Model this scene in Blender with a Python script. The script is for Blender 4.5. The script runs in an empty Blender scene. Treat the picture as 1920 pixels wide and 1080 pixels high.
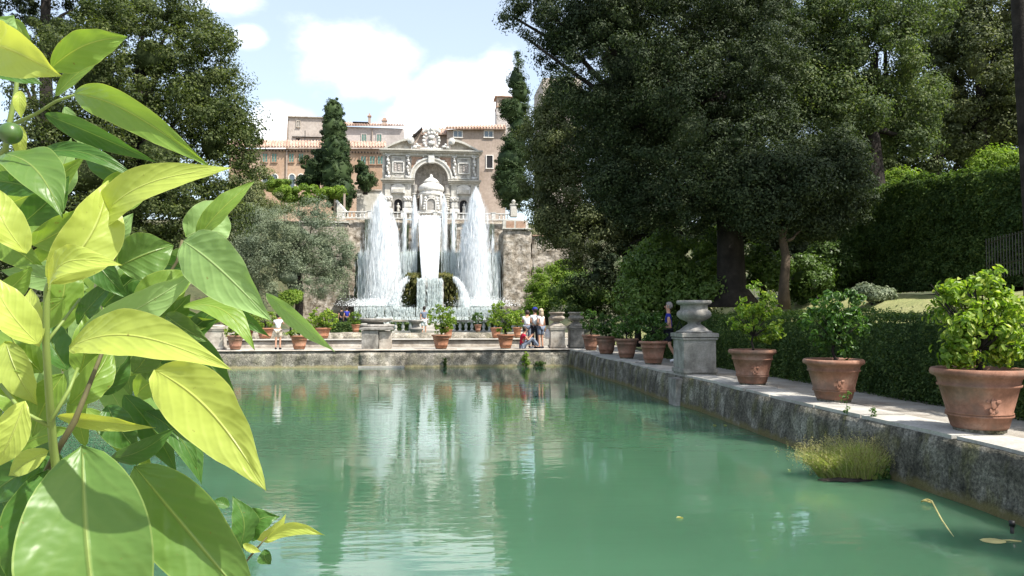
import bpy, bmesh, math, random
import numpy as np
from mathutils import Vector, Matrix, noise
R = math.radians
PI = math.pi
random.seed(7); rng = np.random.default_rng(7)
S = bpy.context.scene
COL = S.collection
# ---------------------------------------------------------------- camera
F = 1440.0; EYE = 1.4
TH = math.atan(53 / F); PS = math.atan(159 / F * math.cos(TH))
cam = bpy.data.cameras.new('camera'); camo = bpy.data.objects.new('camera', cam); COL.objects.link(camo)
cam.sensor_width = 36; cam.lens = F / 1920 * 36; cam.clip_start = 0.05; cam.clip_end = 6000
camo.location = (0, 0, EYE); camo.rotation_euler = (PI / 2 + TH, 0, -PS); S.camera = camo
CM = camo.rotation_euler.to_matrix()
def ray(px, py): return CM @ Vector(((px - 960) / F, -(py - 540) / F, -1))
def at(px, py, Y):
    d = ray(px, py); return Vector((0, 0, EYE)) + d * (Y / d.y)
def atz(px, py, z):
    d = ray(px, py); return Vector((0, 0, EYE)) + d * ((z - EYE) / d.z)
def near(px, py, dep):
    return Vector((0, 0, EYE)) + ray(px, py) * dep
# ---------------------------------------------------------------- world, sun, exposure
SUN_EL = 55; SA = R(50)           # sun to the right, a little behind the camera
sdir = Vector((math.cos(R(SUN_EL)) * math.sin(SA), -math.cos(R(SUN_EL)) * math.cos(SA), math.sin(R(SUN_EL))))
W = bpy.data.worlds.new('World'); S.world = W; W.use_nodes = True
nt = W.node_tree; N = nt.nodes; L = nt.links; N.clear()
sky = N.new('ShaderNodeTexSky'); sky.sky_type = 'NISHITA'; sky.sun_disc = False
sky.sun_elevation = R(SUN_EL); sky.sun_rotation = math.atan2(sdir.x, sdir.y)
sky.air_density = 1.0; sky.dust_density = 1.5; sky.ozone_density = 1.0
bg = N.new('ShaderNodeBackground'); bg.inputs[1].default_value = 0.13
out = N.new('ShaderNodeOutputWorld')
tc = N.new('ShaderNodeTexCoord')
nz = N.new('ShaderNodeTexNoise'); nz.inputs['Scale'].default_value = 5.5; nz.inputs['Detail'].default_value = 9; nz.inputs['Roughness'].default_value = 0.56
mp = N.new('ShaderNodeMapping'); mp.inputs['Scale'].default_value = (1, 1, 1.7); mp.inputs['Location'].default_value = (3.1, .4, .2)
L.new(tc.outputs['Generated'], mp.inputs[0]); L.new(mp.outputs[0], nz.inputs['Vector'])
def M_(op, a, b=None, c=None):
    n = N.new('ShaderNodeMath'); n.operation = op
    for i, v in enumerate((a, b, c)):
        if v is None: continue
        if isinstance(v, (int, float)): n.inputs[i].default_value = v
        else: L.new(v, n.inputs[i])
    return n.outputs[0]
acc = None
for (px, py, rx, rz, wgt) in [(655, 95, .125, .07, .62), (560, 105, .06, .04, .4), (880, 205, .10, .085, .75), (465, 70, .045, .03, .5), (400, 0, .09, .035, .5), (520, 250, .06, .05, .6), (830, 250, .12, .05, .5), (930, 130, .06, .05, .5), (200, -300, .3, .1, .5), (900, -420, .3, .12, .5)]:
    c = ray(px, py).normalized()
    s = N.new('ShaderNodeVectorMath'); s.operation = 'SUBTRACT'; L.new(tc.outputs['Generated'], s.inputs[0]); s.inputs[1].default_value = c
    m = N.new('ShaderNodeVectorMath'); m.operation = 'MULTIPLY'; L.new(s.outputs[0], m.inputs[0]); m.inputs[1].default_value = (1 / rx, 1 / rx, 1 / rz)
    l = N.new('ShaderNodeVectorMath'); l.operation = 'LENGTH'; L.new(m.outputs[0], l.inputs[0])
    v = M_('MULTIPLY', M_('MAXIMUM', M_('SUBTRACT', 1.25, l.outputs['Value']), 0), wgt)
    acc = v if acc is None else M_('MAXIMUM', acc, v)
dens = M_('ADD', M_('SUBTRACT', nz.outputs[0], .76), acc)
mr = N.new('ShaderNodeMapRange'); mr.interpolation_type = 'SMOOTHSTEP'
L.new(dens, mr.inputs[0]); mr.inputs[1].default_value = 0.0; mr.inputs[2].default_value = 0.34
mr.inputs[4].default_value = .95
mx = N.new('ShaderNodeMix'); mx.data_type = 'RGBA'
L.new(M_('ADD', M_('MULTIPLY', mr.outputs[0], .80), .17), mx.inputs[0])
skm = N.new('ShaderNodeMix'); skm.data_type = 'RGBA'; skm.blend_type = 'MULTIPLY'; skm.inputs[0].default_value = 1
L.new(sky.outputs[0], skm.inputs[6]); skm.inputs[7].default_value = (1.15, 1.1, 1.02, 1)
L.new(skm.outputs[2], mx.inputs[6]); mx.inputs[7].default_value = (8.8, 9.0, 9.3, 1)
L.new(mx.outputs[2], bg.inputs[0]); L.new(bg.outputs[0], out.inputs[0])
sl = bpy.data.lights.new('sun', 'SUN'); so = bpy.data.objects.new('sun', sl); COL.objects.link(so)
sl.energy = 4.6; sl.angle = R(.5); sl.color = (1, .95, .87); so.rotation_euler = sdir.to_track_quat('Z', 'Y').to_euler()
S.view_settings.view_transform = 'Standard'; S.view_settings.look = 'None'; S.view_settings.gamma = 1; S.view_settings.exposure = 0.9
S.cycles.transparent_max_bounces = 12
# ---------------------------------------------------------------- materials
def ln(nt, a, b): nt.links.new(a, b)
def base_mat(name):
    m = bpy.data.materials.new(name); m.use_nodes = True; nt = m.node_tree
    return m, nt, nt.nodes['Principled BSDF'], nt.nodes['Material Output']
def noise_node(nt, scale, detail=4, stretch=(1, 1, 1), rough=.55, obj=False):
    if obj: g = nt.nodes.new('ShaderNodeTexCoord').outputs['Object']
    else: g = nt.nodes.new('ShaderNodeNewGeometry').outputs['Position']
    mp = nt.nodes.new('ShaderNodeMapping'); mp.inputs['Scale'].default_value = stretch; ln(nt, g, mp.inputs[0])
    n = nt.nodes.new('ShaderNodeTexNoise'); n.inputs['Scale'].default_value = scale; n.inputs['Detail'].default_value = detail; n.inputs['Roughness'].default_value = rough
    ln(nt, mp.outputs[0], n.inputs['Vector']); return n.outputs[0]
def ramp(nt, fac, stops):
    r = nt.nodes.new('ShaderNodeValToRGB'); e = r.color_ramp.elements
    while len(e) < len(stops): e.new(.5)
    for i, (p, c) in enumerate(stops):
        e[i].position = p; e[i].color = (*c, 1)
    ln(nt, fac, r.inputs[0]); return r.outputs[0]
def mixc(nt, fac, a, b, mode='MIX'):
    m = nt.nodes.new('ShaderNodeMix'); m.data_type = 'RGBA'; m.blend_type = mode
    for i, v in ((0, fac), (6, a), (7, b)):
        if isinstance(v, (int, float)): m.inputs[i].default_value = v
        elif isinstance(v, tuple): m.inputs[i].default_value = (*v, 1)
        else: ln(nt, v, m.inputs[i])
    return m.outputs[2]
def bump(nt, h, strength, dist, bsdf):
    b = nt.nodes.new('ShaderNodeBump'); b.inputs['Strength'].default_value = strength; b.inputs['Distance'].default_value = dist
    ln(nt, h, b.inputs['Height']); ln(nt, b.outputs[0], bsdf.inputs['Normal'])
def plain(name, c, rough=.6, spec=.4, metal=0, var=.25, scale=8):
    m, nt, b, o = base_mat(name)
    n = noise_node(nt, scale, 3, obj=True)
    d = tuple(x * (1 - var) for x in c); l = tuple(min(1, x * (1 + var)) for x in c)
    ln(nt, ramp(nt, n, [(.3, d), (.7, l)]), b.inputs['Base Color']); b.inputs['Roughness'].default_value = rough
    b.inputs['Specular IOR Level'].default_value = spec; b.inputs['Metallic'].default_value = metal
    return m
def stone(name, a, b_, c, scale=1.2, streak=None, stain=(.05, .05, .04), stain_amt=.5, bumpd=.02, fine=14, moss=None, wl=False):
    """three stone tones by noise, dark stains (vertical runs when streak), pitted bump"""
    m, nt, b, o = base_mat(name)
    n1 = noise_node(nt, scale, 6); n2 = noise_node(nt, fine, 6, rough=.7)
    col = ramp(nt, n1, [(.32, a), (.5, b_), (.68, c)])
    col = mixc(nt, .55, col, ramp(nt, n2, [(.3, (.35, .35, .35)), (.7, (1.0, 1.0, 1.0))]), 'MULTIPLY')
    st = (3.2, 3.2, .7) if streak else (1, 1, 1)
    n3 = noise_node(nt, 1.1 if streak else 2.2, 6, st, .65)
    f = nt.nodes.new('ShaderNodeMapRange'); ln(nt, n3, f.inputs[0]); f.inputs[1].default_value = .5; f.inputs[2].default_value = .66; f.inputs[4].default_value = stain_amt
    col = mixc(nt, f.outputs[0], col, stain)
    if moss:
        n4 = noise_node(nt, 1.7, 5, (1.6, 1.6, .7)); g = nt.nodes.new('ShaderNodeMapRange'); ln(nt, n4, g.inputs[0]); g.inputs[1].default_value = .52; g.inputs[2].default_value = .62; g.inputs[4].default_value = moss[1]
        col = mixc(nt, g.outputs[0], col, moss[0])
    if wl:
        n5 = noise_node(nt, 26, 5, rough=.75); col = mixc(nt, .8, col, ramp(nt, n5, [(.36, (.22, .22, .21)), (.5, (.85, .85, .83)), (.66, (1.9, 1.85, 1.75))]), 'MULTIPLY')
        g = nt.nodes.new('ShaderNodeNewGeometry'); sx = nt.nodes.new('ShaderNodeSeparateXYZ'); ln(nt, g.outputs['Position'], sx.inputs[0])
        ad = nt.nodes.new('ShaderNodeMath'); ad.operation = 'MULTIPLY_ADD'; ln(nt, n1, ad.inputs[0]); ad.inputs[1].default_value = .22; ln(nt, sx.outputs[2], ad.inputs[2])
        w_ = nt.nodes.new('ShaderNodeMapRange'); ln(nt, ad.outputs[0], w_.inputs[0]); w_.inputs[1].default_value = -.54; w_.inputs[2].default_value = -.47; w_.inputs[3].default_value = .8; w_.inputs[4].default_value = 0
        col = mixc(nt, w_.outputs[0], col, wl)
    ln(nt, col, b.inputs['Base Color']); b.inputs['Roughness'].default_value = .9; b.inputs['Specular IOR Level'].default_value = .2
    bump(nt, n2, .8, bumpd, b); return m
def leafmat(name, c1, c2, c3=None, trans=.3, rough=.62, tcol=None, spec=.16):
    m, nt, b, o = base_mat(name)
    g = nt.nodes.new('ShaderNodeNewGeometry'); c3 = c3 or c2
    col = ramp(nt, g.outputs['Random Per Island'], [(0, c1), (.6, c2), (1, c3)])
    n = noise_node(nt, .55, 3)
    col = mixc(nt, .7, col, ramp(nt, n, [(.3, (.55, .6, .6)), (.7, (1.35, 1.25, 1.05))]), 'MULTIPLY')
    ln(nt, col, b.inputs['Base Color']); b.inputs['Roughness'].default_value = rough; b.inputs['Specular IOR Level'].default_value = spec
    t = nt.nodes.new('ShaderNodeBsdfTranslucent'); tcm = mixc(nt, 1.0, col, tcol or (1.7, 1.9, .7), 'MULTIPLY'); ln(nt, tcm, t.inputs[0])
    ms = nt.nodes.new('ShaderNodeMixShader'); ms.inputs[0].default_value = trans
    ln(nt, b.outputs[0], ms.inputs[1]); ln(nt, t.outputs[0], ms.inputs[2]); ln(nt, ms.outputs[0], o.inputs[0]); return m
Mt = {}
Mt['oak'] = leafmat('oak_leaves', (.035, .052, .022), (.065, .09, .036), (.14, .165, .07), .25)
Mt['oakdark'] = leafmat('shaded_oak_leaves', (.021, .034, .017), (.037, .056, .027), (.078, .102, .048), .15)  # darker copy of the oak leaves, crown shade put into the colour
Mt['oaklit'] = leafmat('lit_grey_oak_leaves', (.06, .078, .038), (.105, .125, .06), (.19, .21, .11), .25)  # greyish oak leaves made paler, the lit look is in the colour
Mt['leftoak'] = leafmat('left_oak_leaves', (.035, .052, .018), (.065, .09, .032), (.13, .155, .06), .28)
Mt['sunoak'] = leafmat('sunny_oak_leaves', (.045, .07, .034), (.08, .118, .05), (.17, .205, .10), .28)  # oak leaves lightened, sunlight on the clumps put into the colour
Mt['cypress'] = leafmat('cypress_leaves', (.024, .046, .018), (.04, .07, .026), (.07, .105, .04), .15)
Mt['olive'] = leafmat('olive_leaves', (.13, .17, .12), (.20, .245, .17), (.29, .335, .25), .25, tcol=(1.2, 1.3, 1.0))
Mt['bright'] = leafmat('bright_leaves', (.09, .16, .025), (.14, .22, .035), (.22, .30, .06), .35)
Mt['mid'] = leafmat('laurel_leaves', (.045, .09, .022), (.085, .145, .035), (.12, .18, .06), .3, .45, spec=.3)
Mt['laurel'] = leafmat('sunny_laurel_leaves', (.07, .13, .03), (.12, .19, .05), (.20, .28, .08), .32, .45, spec=.3)  # brighter copy of the laurel leaves, sunshine painted into the tone
Mt['hedge'] = leafmat('hedge_leaves', (.034, .07, .022), (.07, .12, .037), (.155, .21, .07), .28)
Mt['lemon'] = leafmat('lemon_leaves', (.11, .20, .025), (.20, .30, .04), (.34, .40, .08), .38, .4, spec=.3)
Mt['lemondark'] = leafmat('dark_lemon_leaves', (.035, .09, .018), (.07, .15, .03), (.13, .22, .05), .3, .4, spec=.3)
Mt['dry'] = leafmat('dry_grass', (.22, .2, .08), (.40, .36, .2), (.55, .5, .33), .3)
Mt['grassclump'] = leafmat('grass_blades', (.28, .37, .09), (.45, .52, .18), (.64, .62, .36), .35)
Mt['bark'] = stone('bark', (.018, .015, .013), (.035, .029, .025), (.06, .05, .043), 2, True, (.015, .012, .01), .6, .03)
Mt['barklit'] = stone('lit_brown_bark', (.07, .052, .036), (.11, .08, .055), (.16, .12, .085), 3, True, (.04, .03, .02), .5, .03)  # brown bark with the light on the slim trunk painted in
Mt['terra'] = stone('terracotta', (.25, .125, .08), (.33, .17, .115), (.42, .26, .19), 3.2, False, (.17, .12, .09), .7, .004, 22)
Mt['terrafar'] = stone('orange_terracotta', (.33, .15, .085), (.41, .195, .115), (.47, .27, .18), 2.2, False, (.26, .17, .12), .4, .004, 22)
Mt['soil'] = plain('soil', (.10, .055, .035), .95, .1)
Mt['wallr'] = stone('mossy_pool_wall', (.09, .085, .068), (.17, .16, .13), (.34, .325, .28), 2.6, True, (.03, .03, .024), .85, .05, 9, ((.13, .125, .045), .5), (.15, .13, .05))
Mt['wallf'] = stone('far_pool_wall', (.16, .15, .125), (.34, .31, .26), (.58, .54, .47), 1.9, False, (.07, .068, .055), .9, .05, 6, ((.20, .19, .10), .25), (.34, .29, .15))
Mt['wallm'] = stone('pale_tier_wall', (.36, .31, .26), (.52, .47, .40), (.66, .62, .55), 1.4, False, (.20, .16, .12), .7, .03, 5)
Mt['cap'] = stone('stone_paving', (.40, .38, .34), (.50, .48, .43), (.58, .56, .51), 1.4, False, (.22, .2, .17), .5, .006, 30)
Mt['gravel'] = stone('gravel_path', (.32, .29, .25), (.40, .37, .32), (.48, .45, .4), 2, False, (.17, .13, .1), .45, .01, 60)
Mt['urn'] = stone('weathered_urn_stone', (.20, .188, .168), (.31, .295, .265), (.41, .39, .355), 4, True, (.08, .08, .075), .6, .008, 25)
Mt['pale'] = stone('pale_marble', (.48, .46, .40), (.58, .56, .50), (.68, .66, .61), .8, False, (.33, .30, .25), .45, .02, 4)
Mt['palew'] = stone('white_marble', (.60, .59, .55), (.70, .69, .65), (.78, .77, .75), 1.5, False, (.45, .42, .38), .35, .02, 5)
Mt['greyst'] = stone('grey_carved_stone', (.28, .27, .25), (.38, .36, .33), (.50, .48, .45), 2.5, False, (.12, .115, .1), .55, .03, 6)
Mt['niche'] = stone('niche_mosaic', (.34, .30, .26), (.46, .41, .36), (.56, .51, .46), 2.5, False, (.07, .06, .05), .5, .03, 6)
Mt['brownp'] = stone('brown_panel', (.35, .22, .15), (.42, .28, .20), (.5, .36, .28), 1.5, False, (.28, .2, .15), .3, .01, 6)
Mt['rough'] = stone('rough_terrace_stone', (.22, .18, .13), (.42, .37, .30), (.60, .55, .48), 1.6, False, (.09, .07, .05), .85, .16, 3.6)
Mt['tuff'] = stone('dark_wet_stone', (.035, .05, .03), (.08, .095, .065), (.17, .18, .15), 1.2, True, (.02, .035, .015), .7, .1, 3, ((.05, .085, .02), .6))
Mt['moss'] = stone('brown_moss', (.05, .065, .018), (.10, .105, .03), (.18, .16, .05), 2, False, (.04, .05, .015), .6, .1, 5)
Mt['orange'] = stone('orange_plaster', (.42, .28, .19), (.49, .345, .24), (.55, .42, .32), .35, True, (.38, .28, .21), .5, .01, 3)
Mt['pink'] = stone('pink_plaster', (.35, .28, .225), (.43, .35, .29), (.50, .425, .36), .3, True, (.40, .32, .28), .5, .01, 3)
Mt['greyp'] = stone('grey_plaster', (.42, .37, .33), (.52, .46, .41), (.60, .54, .48), .4, False, (.34, .29, .24), .5, .01, 3)
Mt['whitep'] = stone('pale_plaster', (.46, .42, .39), (.56, .51, .48), (.62, .58, .55), .4, False, (.42, .38, .36), .45, .01, 3)
Mt['dark'] = plain('dark_fill', (.012, .012, .014), .7)
Mt['iron'] = plain('dark_iron', (.02, .02, .02), .5, .5, .3)
Mt['glass'] = plain('window_glass', (.10, .13, .15), .1, .8)
Mt['frame'] = plain('window_paint', (.66, .63, .58), .6)
Mt['shut'] = plain('green_shutter', (.14, .26, .22), .6)
Mt['white'] = plain('white_cloth', (.80, .80, .82), .8, .1, var=.06)
Mt['pinkish'] = plain('cream_blouse', (.80, .70, .66), .8, .1, var=.08)
Mt['red'] = plain('red_cloth', (.42, .02, .05), .8, .1, var=.15)
Mt['blue'] = plain('blue_cloth', (.03, .04, .28), .8, .1, var=.15)
Mt['jeans'] = plain('grey_blue_denim', (.16, .19, .25), .85, .1)
Mt['black'] = plain('dark_cloth', (.02, .022, .03), .85, .1)
Mt['beige'] = plain('beige_cloth', (.55, .47, .38), .85, .1)
Mt['skin'] = plain('skin', (.50, .28, .19), .55, .3, var=.08)
Mt['hair'] = plain('dark_hair', (.03, .02, .015), .6)
Mt['fairhair'] = plain('fair_hair', (.5, .4, .28), .6)
Mt['greyhair'] = plain('grey_hair', (.25, .23, .22), .6)
Mt['yellowish'] = plain('yellow_wood', (.42, .38, .16), .6)
Mt['fruit'] = plain('green_fruit', (.05, .10, .02), .35, .5)
def tile_mat():
    m, nt, b, o = base_mat('roof_tiles')
    g = nt.nodes.new('ShaderNodeNewGeometry'); sx = nt.nodes.new('ShaderNodeSeparateXYZ'); ln(nt, g.outputs['Position'], sx.inputs[0])
    n = noise_node(nt, 1.3, 5)
    col = ramp(nt, n, [(.3, (.28, .17, .12)), (.5, (.40, .27, .20)), (.7, (.52, .42, .35))])
    ln(nt, col, b.inputs['Base Color']); b.inputs['Roughness'].default_value = .9
    return m
Mt['tile'] = tile_mat()
def ground_mat(name, a, b_, c, sc=.5):
    m, nt, b, o = base_mat(name)
    n = noise_node(nt, sc, 6); n2 = noise_node(nt, 9, 5, rough=.7)
    col = ramp(nt, n, [(.35, a), (.5, b_), (.65, c)])
    col = mixc(nt, .6, col, ramp(nt, n2, [(.3, (.5, .5, .5)), (.7, (1.1, 1.1, 1.1))]), 'MULTIPLY')
    ln(nt, col, b.inputs['Base Color']); b.inputs['Roughness'].default_value = 1; bump(nt, n2, .7, .05, b); return m
Mt['ground'] = ground_mat('grassy_ground', (.05, .065, .025), (.075, .085, .035), (.12, .11, .06))
Mt['lawn'] = ground_mat('lawn', (.20, .23, .08), (.28, .29, .11), (.34, .33, .15), 1.2)
def water_mat(name, col, bs=.05, sc=1.0):
    m, nt, b, o = base_mat(name)
    n0 = noise_node(nt, .25, 3)
    c = ramp(nt, n0, [(.3, tuple(x * .85 for x in col)), (.7, tuple(x * 1.12 for x in col))])
    ln(nt, c, b.inputs['Base Color']); b.inputs['Roughness'].default_value = .015; b.inputs['IOR'].default_value = 1.38; b.subsurface_method = 'BURLEY'; b.inputs['Subsurface Weight'].default_value = 1; b.inputs['Subsurface Radius'].default_value = (.5, 1.0, .8); b.inputs['Subsurface Scale'].default_value = 1.0
    a = noise_node(nt, 2.2 * sc, 3, (.45, 1.6, 1), .5); d = noise_node(nt, .5 * sc, 2, (.6, 1.2, 1), .5); e = noise_node(nt, 9 * sc, 2, (.5, 1.5, 1), .5)
    s1 = nt.nodes.new('ShaderNodeMath'); s1.operation = 'MULTIPLY_ADD'; ln(nt, d, s1.inputs[0]); s1.inputs[1].default_value = 1.2; ln(nt, a, s1.inputs[2])
    s2 = nt.nodes.new('ShaderNodeMath'); s2.operation = 'MULTIPLY_ADD'; ln(nt, e, s2.inputs[0]); s2.inputs[1].default_value = .06; ln(nt, s1.outputs[0], s2.inputs[2])
    bump(nt, s2.outputs[0], 1.0, bs, b); return m
Mt['water'] = water_mat('green_pool_water', (.051, .119, .068), .005)
def foam_mat(name, c, t=.35):
    m, nt, b, o = base_mat(name)
    b.inputs['Base Color'].default_value = (*c, 1); b.inputs['Roughness'].default_value = .5
    tr = nt.nodes.new('ShaderNodeBsdfTranslucent'); tr.inputs[0].default_value = (*c, 1)
    ms = nt.nodes.new('ShaderNodeMixShader'); ms.inputs[0].default_value = t
    ln(nt, b.outputs[0], ms.inputs[1]); ln(nt, tr.outputs[0], ms.inputs[2]); ln(nt, ms.outputs[0], o.inputs[0]); return m
Mt['foam'] = foam_mat('white_water', (.90, .93, .95)); Mt['fall'] = foam_mat('falling_water', (.72, .78, .78))
# ---------------------------------------------------------------- object helpers
def tag(o, label=None, cat=None, group=None, kind=None):
    if label: o['label'] = label
    if cat: o['category'] = cat
    if group: o['group'] = group
    if kind: o['kind'] = kind
    return o
def thing(name, label, cat, loc=(0, 0, 0), rz=0, group=None):
    o = bpy.data.objects.new(name, None); COL.objects.link(o); o.location = loc; o.rotation_euler = (0, 0, rz); o.empty_display_size = .1
    return tag(o, label, cat, group)
def obj(name, bm, mat, parent=None, smooth=False):
    me = bpy.data.meshes.new(name)
    if isinstance(bm, bpy.types.Mesh): me = bm
    else: bm.normal_update(); bm.to_mesh(me); bm.free()
    if not me.materials: me.materials.append(Mt[mat] if isinstance(mat, str) else mat)
    if smooth: me.polygons.foreach_set('use_smooth', [True] * len(me.polygons))
    o = bpy.data.objects.new(name, me); COL.objects.link(o)
    if parent: o.parent = parent
    return o
def dup(root, loc=None, rz=None, sc=None, label=None, group=None):
    r = root.copy(); COL.objects.link(r)
    if loc is not None: r.location = loc
    if rz is not None: r.rotation_euler = (0, 0, rz)
    if sc is not None: r.scale = sc if hasattr(sc, '__len__') else (sc,) * 3
    if label: r['label'] = label
    if group: r['group'] = group
    for ch in list(root.children):
        c = ch.copy(); COL.objects.link(c); c.parent = r
        for g in ch.children:
            d = g.copy(); COL.objects.link(d); d.parent = c
    return r
def box(bm, x0, x1, y0, y1, z0, z1, bev=0):
    vs = [bm.verts.new((x, y, z)) for x in (x0, x1) for y in (y0, y1) for z in (z0, z1)]
    fs = [(0, 1, 3, 2), (4, 6, 7, 5), (0, 4, 5, 1), (2, 3, 7, 6), (0, 2, 6, 4), (1, 5, 7, 3)]
    f = [bm.faces.new([vs[i] for i in q]) for q in fs]
    if bev:
        es = list({e for q in f for e in q.edges}); bmesh.ops.bevel(bm, geom=es, offset=bev, segments=2, affect='EDGES')
    return bm
def B(): return bmesh.new()
def rough_box(x0, x1, y0, y1, z0, z1, seg=.3, amp=.03, sc=1.5, edge=.06):
    """box with a gridded, worn surface"""
    bm = B()
    def n(a, b): return max(1, int(round(abs(b - a) / seg)))
    nx, ny, nz_ = n(x0, x1), n(y0, y1), n(z0, z1)
    nx, ny, nz_ = min(nx, 220), min(ny, 220), min(nz_, 60)
    cache = {}
    def V(i, j, k):
        if (i, j, k) in cache: return cache[(i, j, k)]
        p = Vector((x0 + (x1 - x0) * i / nx, y0 + (y1 - y0) * j / ny, z0 + (z1 - z0) * k / nz_))
        d = Vector((-1 if i == 0 else (1 if i == nx else 0), -1 if j == 0 else (1 if j == ny else 0), -1 if k == 0 else (1 if k == nz_ else 0)))
        q = noise.noise(p * sc) + .5 * noise.noise(p * sc * 2.7)
        cnt = abs(d.x) + abs(d.y) + abs(d.z)
        off = q * amp - (edge * (1 + q) if cnt > 1 else 0)
        v = bm.verts.new(p + d * off); cache[(i, j, k)] = v; return v
    for i in range(nx):
        for j in range(ny):
            bm.faces.new([V(i, j, nz_), V(i + 1, j, nz_), V(i + 1, j + 1, nz_), V(i, j + 1, nz_)]); bm.faces.new([V(i, j, 0), V(i, j + 1, 0), V(i + 1, j + 1, 0), V(i + 1, j, 0)])
    for i in range(nx):
        for k in range(nz_):
            bm.faces.new([V(i, 0, k), V(i + 1, 0, k), V(i + 1, 0, k + 1), V(i, 0, k + 1)]); bm.faces.new([V(i, ny, k), V(i, ny, k + 1), V(i + 1, ny, k + 1), V(i + 1, ny, k)])
    for j in range(ny):
        for k in range(nz_):
            bm.faces.new([V(0, j, k), V(0, j, k + 1), V(0, j + 1, k + 1), V(0, j + 1, k)]); bm.faces.new([V(nx, j, k), V(nx, j + 1, k), V(nx, j + 1, k + 1), V(nx, j, k + 1)])
    return bm
def lathe(bm, prof, seg=32, c=(0, 0, 0), mod=None, a0=0, a1=2 * PI):
    full = abs(a1 - a0 - 2 * PI) < 1e-4; n = seg if full else seg + 1
    rings = []
    for r, z in prof:
        ring = []
        for i in range(n):
            a = a0 + (a1 - a0) * i / seg; rr = r * (mod(a, z) if mod else 1)
            ring.append(bm.verts.new((c[0] + rr * math.cos(a), c[1] + rr * math.sin(a), c[2] + z)))
        rings.append(ring)
    for p, q in zip(rings, rings[1:]):
        for i in range(seg if full else seg):
            j = (i + 1) % n if full else i + 1
            try: bm.faces.new([p[i], p[j], q[j], q[i]])
            except ValueError: pass
    return bm
def tube(bm, pts, rad, seg=8, cap=True):
    pts = [Vector(p) for p in pts]; rings = []
    if not hasattr(rad, '__len__'): rad = [rad] * len(pts)
    prev = None
    for i, p in enumerate(pts):
        d = (pts[min(i + 1, len(pts) - 1)] - pts[max(i - 1, 0)]).normalized()
        u = d.cross(Vector((0, 0, 1))) if abs(d.z) < .95 else d.cross(Vector((1, 0, 0)))
        if prev is not None: u = prev - d * prev.dot(d)
        u.normalize(); prev = u; v = d.cross(u)
        rings.append([bm.verts.new(p + (u * math.cos(2 * PI * k / seg) + v * math.sin(2 * PI * k / seg)) * rad[i]) for k in range(seg)])
    for a, b in zip(rings, rings[1:]):
        for k in range(seg): bm.faces.new([a[k], a[(k + 1) % seg], b[(k + 1) % seg], b[k]])
    if cap: bm.faces.new(rings[0][::-1]); bm.faces.new(rings[-1])
    return bm
def prism(bm, pts, y0, y1):
    """polygon in x,z extruded from y0 to y1"""
    a = [bm.verts.new((x, y0, z)) for x, z in pts]; b = [bm.verts.new((x, y1, z)) for x, z in pts]
    f1 = bm.faces.new(a); f2 = bm.faces.new(b[::-1])
    for i in range(len(pts)): bm.faces.new([a[i], b[i], b[(i + 1) % len(pts)], a[(i + 1) % len(pts)]])
    f1.normal_update(); f2.normal_update(); bmesh.ops.triangulate(bm, faces=[f1, f2], ngon_method='EAR_CLIP'); return bm
def blob(bm, c, r, sub=2, nsc=1.0, amp=.15, seed=0):
    res = bmesh.ops.create_icosphere(bm, subdivisions=sub, radius=1)
    for v in res['verts']:
        p = v.co.copy(); k = 1 + amp * noise.noise(p * nsc * 1.7 + Vector((seed, seed * 2, 0)))
        v.co = Vector((c[0] + p.x * r[0] * k, c[1] + p.y * r[1] * k, c[2] + p.z * r[2] * k))
    return bm
# ---------- leaves
def unit(a): return a / np.maximum(np.linalg.norm(a, axis=1, keepdims=True), 1e-6)
def leafmesh(name, P, Nn, size, asp=.45, droop=.3, fine=False, fold=.15, axis=None, extra=None):
    n = len(P); size = np.asarray(size) * np.ones(n)
    a = rng.normal(size=(n, 3)); a[:, 2] -= droop
    if axis is not None: a = a * .45 + axis
    a = unit(a - Nn * np.sum(a * Nn, 1, keepdims=True)); w = np.cross(a, Nn)
    s = size[:, None]
    if fine:
        V = np.stack([P - a * s * .5, P - a * s * .18 + w * s * asp * .45 + Nn * s * fold, P + a * s * .18 + w * s * asp * .42 + Nn * s * fold * .8, P + a * s * .5 - Nn * s * .08,
                      P + a * s * .18 - w * s * asp * .42 + Nn * s * fold * .8, P - a * s * .18 - w * s * asp * .45 + Nn * s * fold], 1)
        k = 6; fl = np.array([0, 1, 2, 3, 0, 3, 4, 5]); fs = [4, 4]
    else:
        V = np.stack([P - a * s * .5, P + w * s * asp * .5 + Nn * s * fold, P + a * s * .5, P - w * s * asp * .5 + Nn * s * fold], 1)
        k = 4; fl = np.array([0, 1, 2, 3]); fs = [4]
    V = V.reshape(-1, 3); idx = (np.arange(n)[:, None] * k + fl[None]).ravel()
    nf = n * len(fs)
    if extra is not None:
        ev, ef = extra; base = len(V); V = np.concatenate([V, ev]); idx = np.concatenate([idx, (ef + base).ravel()])
    me = bpy.data.meshes.new(name); me.vertices.add(len(V)); me.vertices.foreach_set('co', V.astype(np.float32).ravel())
    tot = np.full(nf, 4)
    if extra is not None: tot = np.concatenate([tot, np.full(len(extra[1]), 3)])
    st = np.concatenate([[0], np.cumsum(tot)[:-1]])
    me.loops.add(len(idx)); me.loops.foreach_set('vertex_index', idx.astype(np.int32))
    me.polygons.add(len(tot)); me.polygons.foreach_set('loop_start', st.astype(np.int32)); me.polygons.foreach_set('loop_total', tot.astype(np.int32))
    me.update(calc_edges=True); return me
def core(blobs, k=.7):
    bm = B()
    for i, (c, r) in enumerate(blobs): blob(bm, c, [x * k for x in r], 3, 2.2, .35, i)
    bm.verts.ensure_lookup_table()
    v = np.array([q.co[:] for q in bm.verts]); f = np.array([[w.index for w in q.verts] for q in bm.faces]); bm.free(); return v, f
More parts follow.
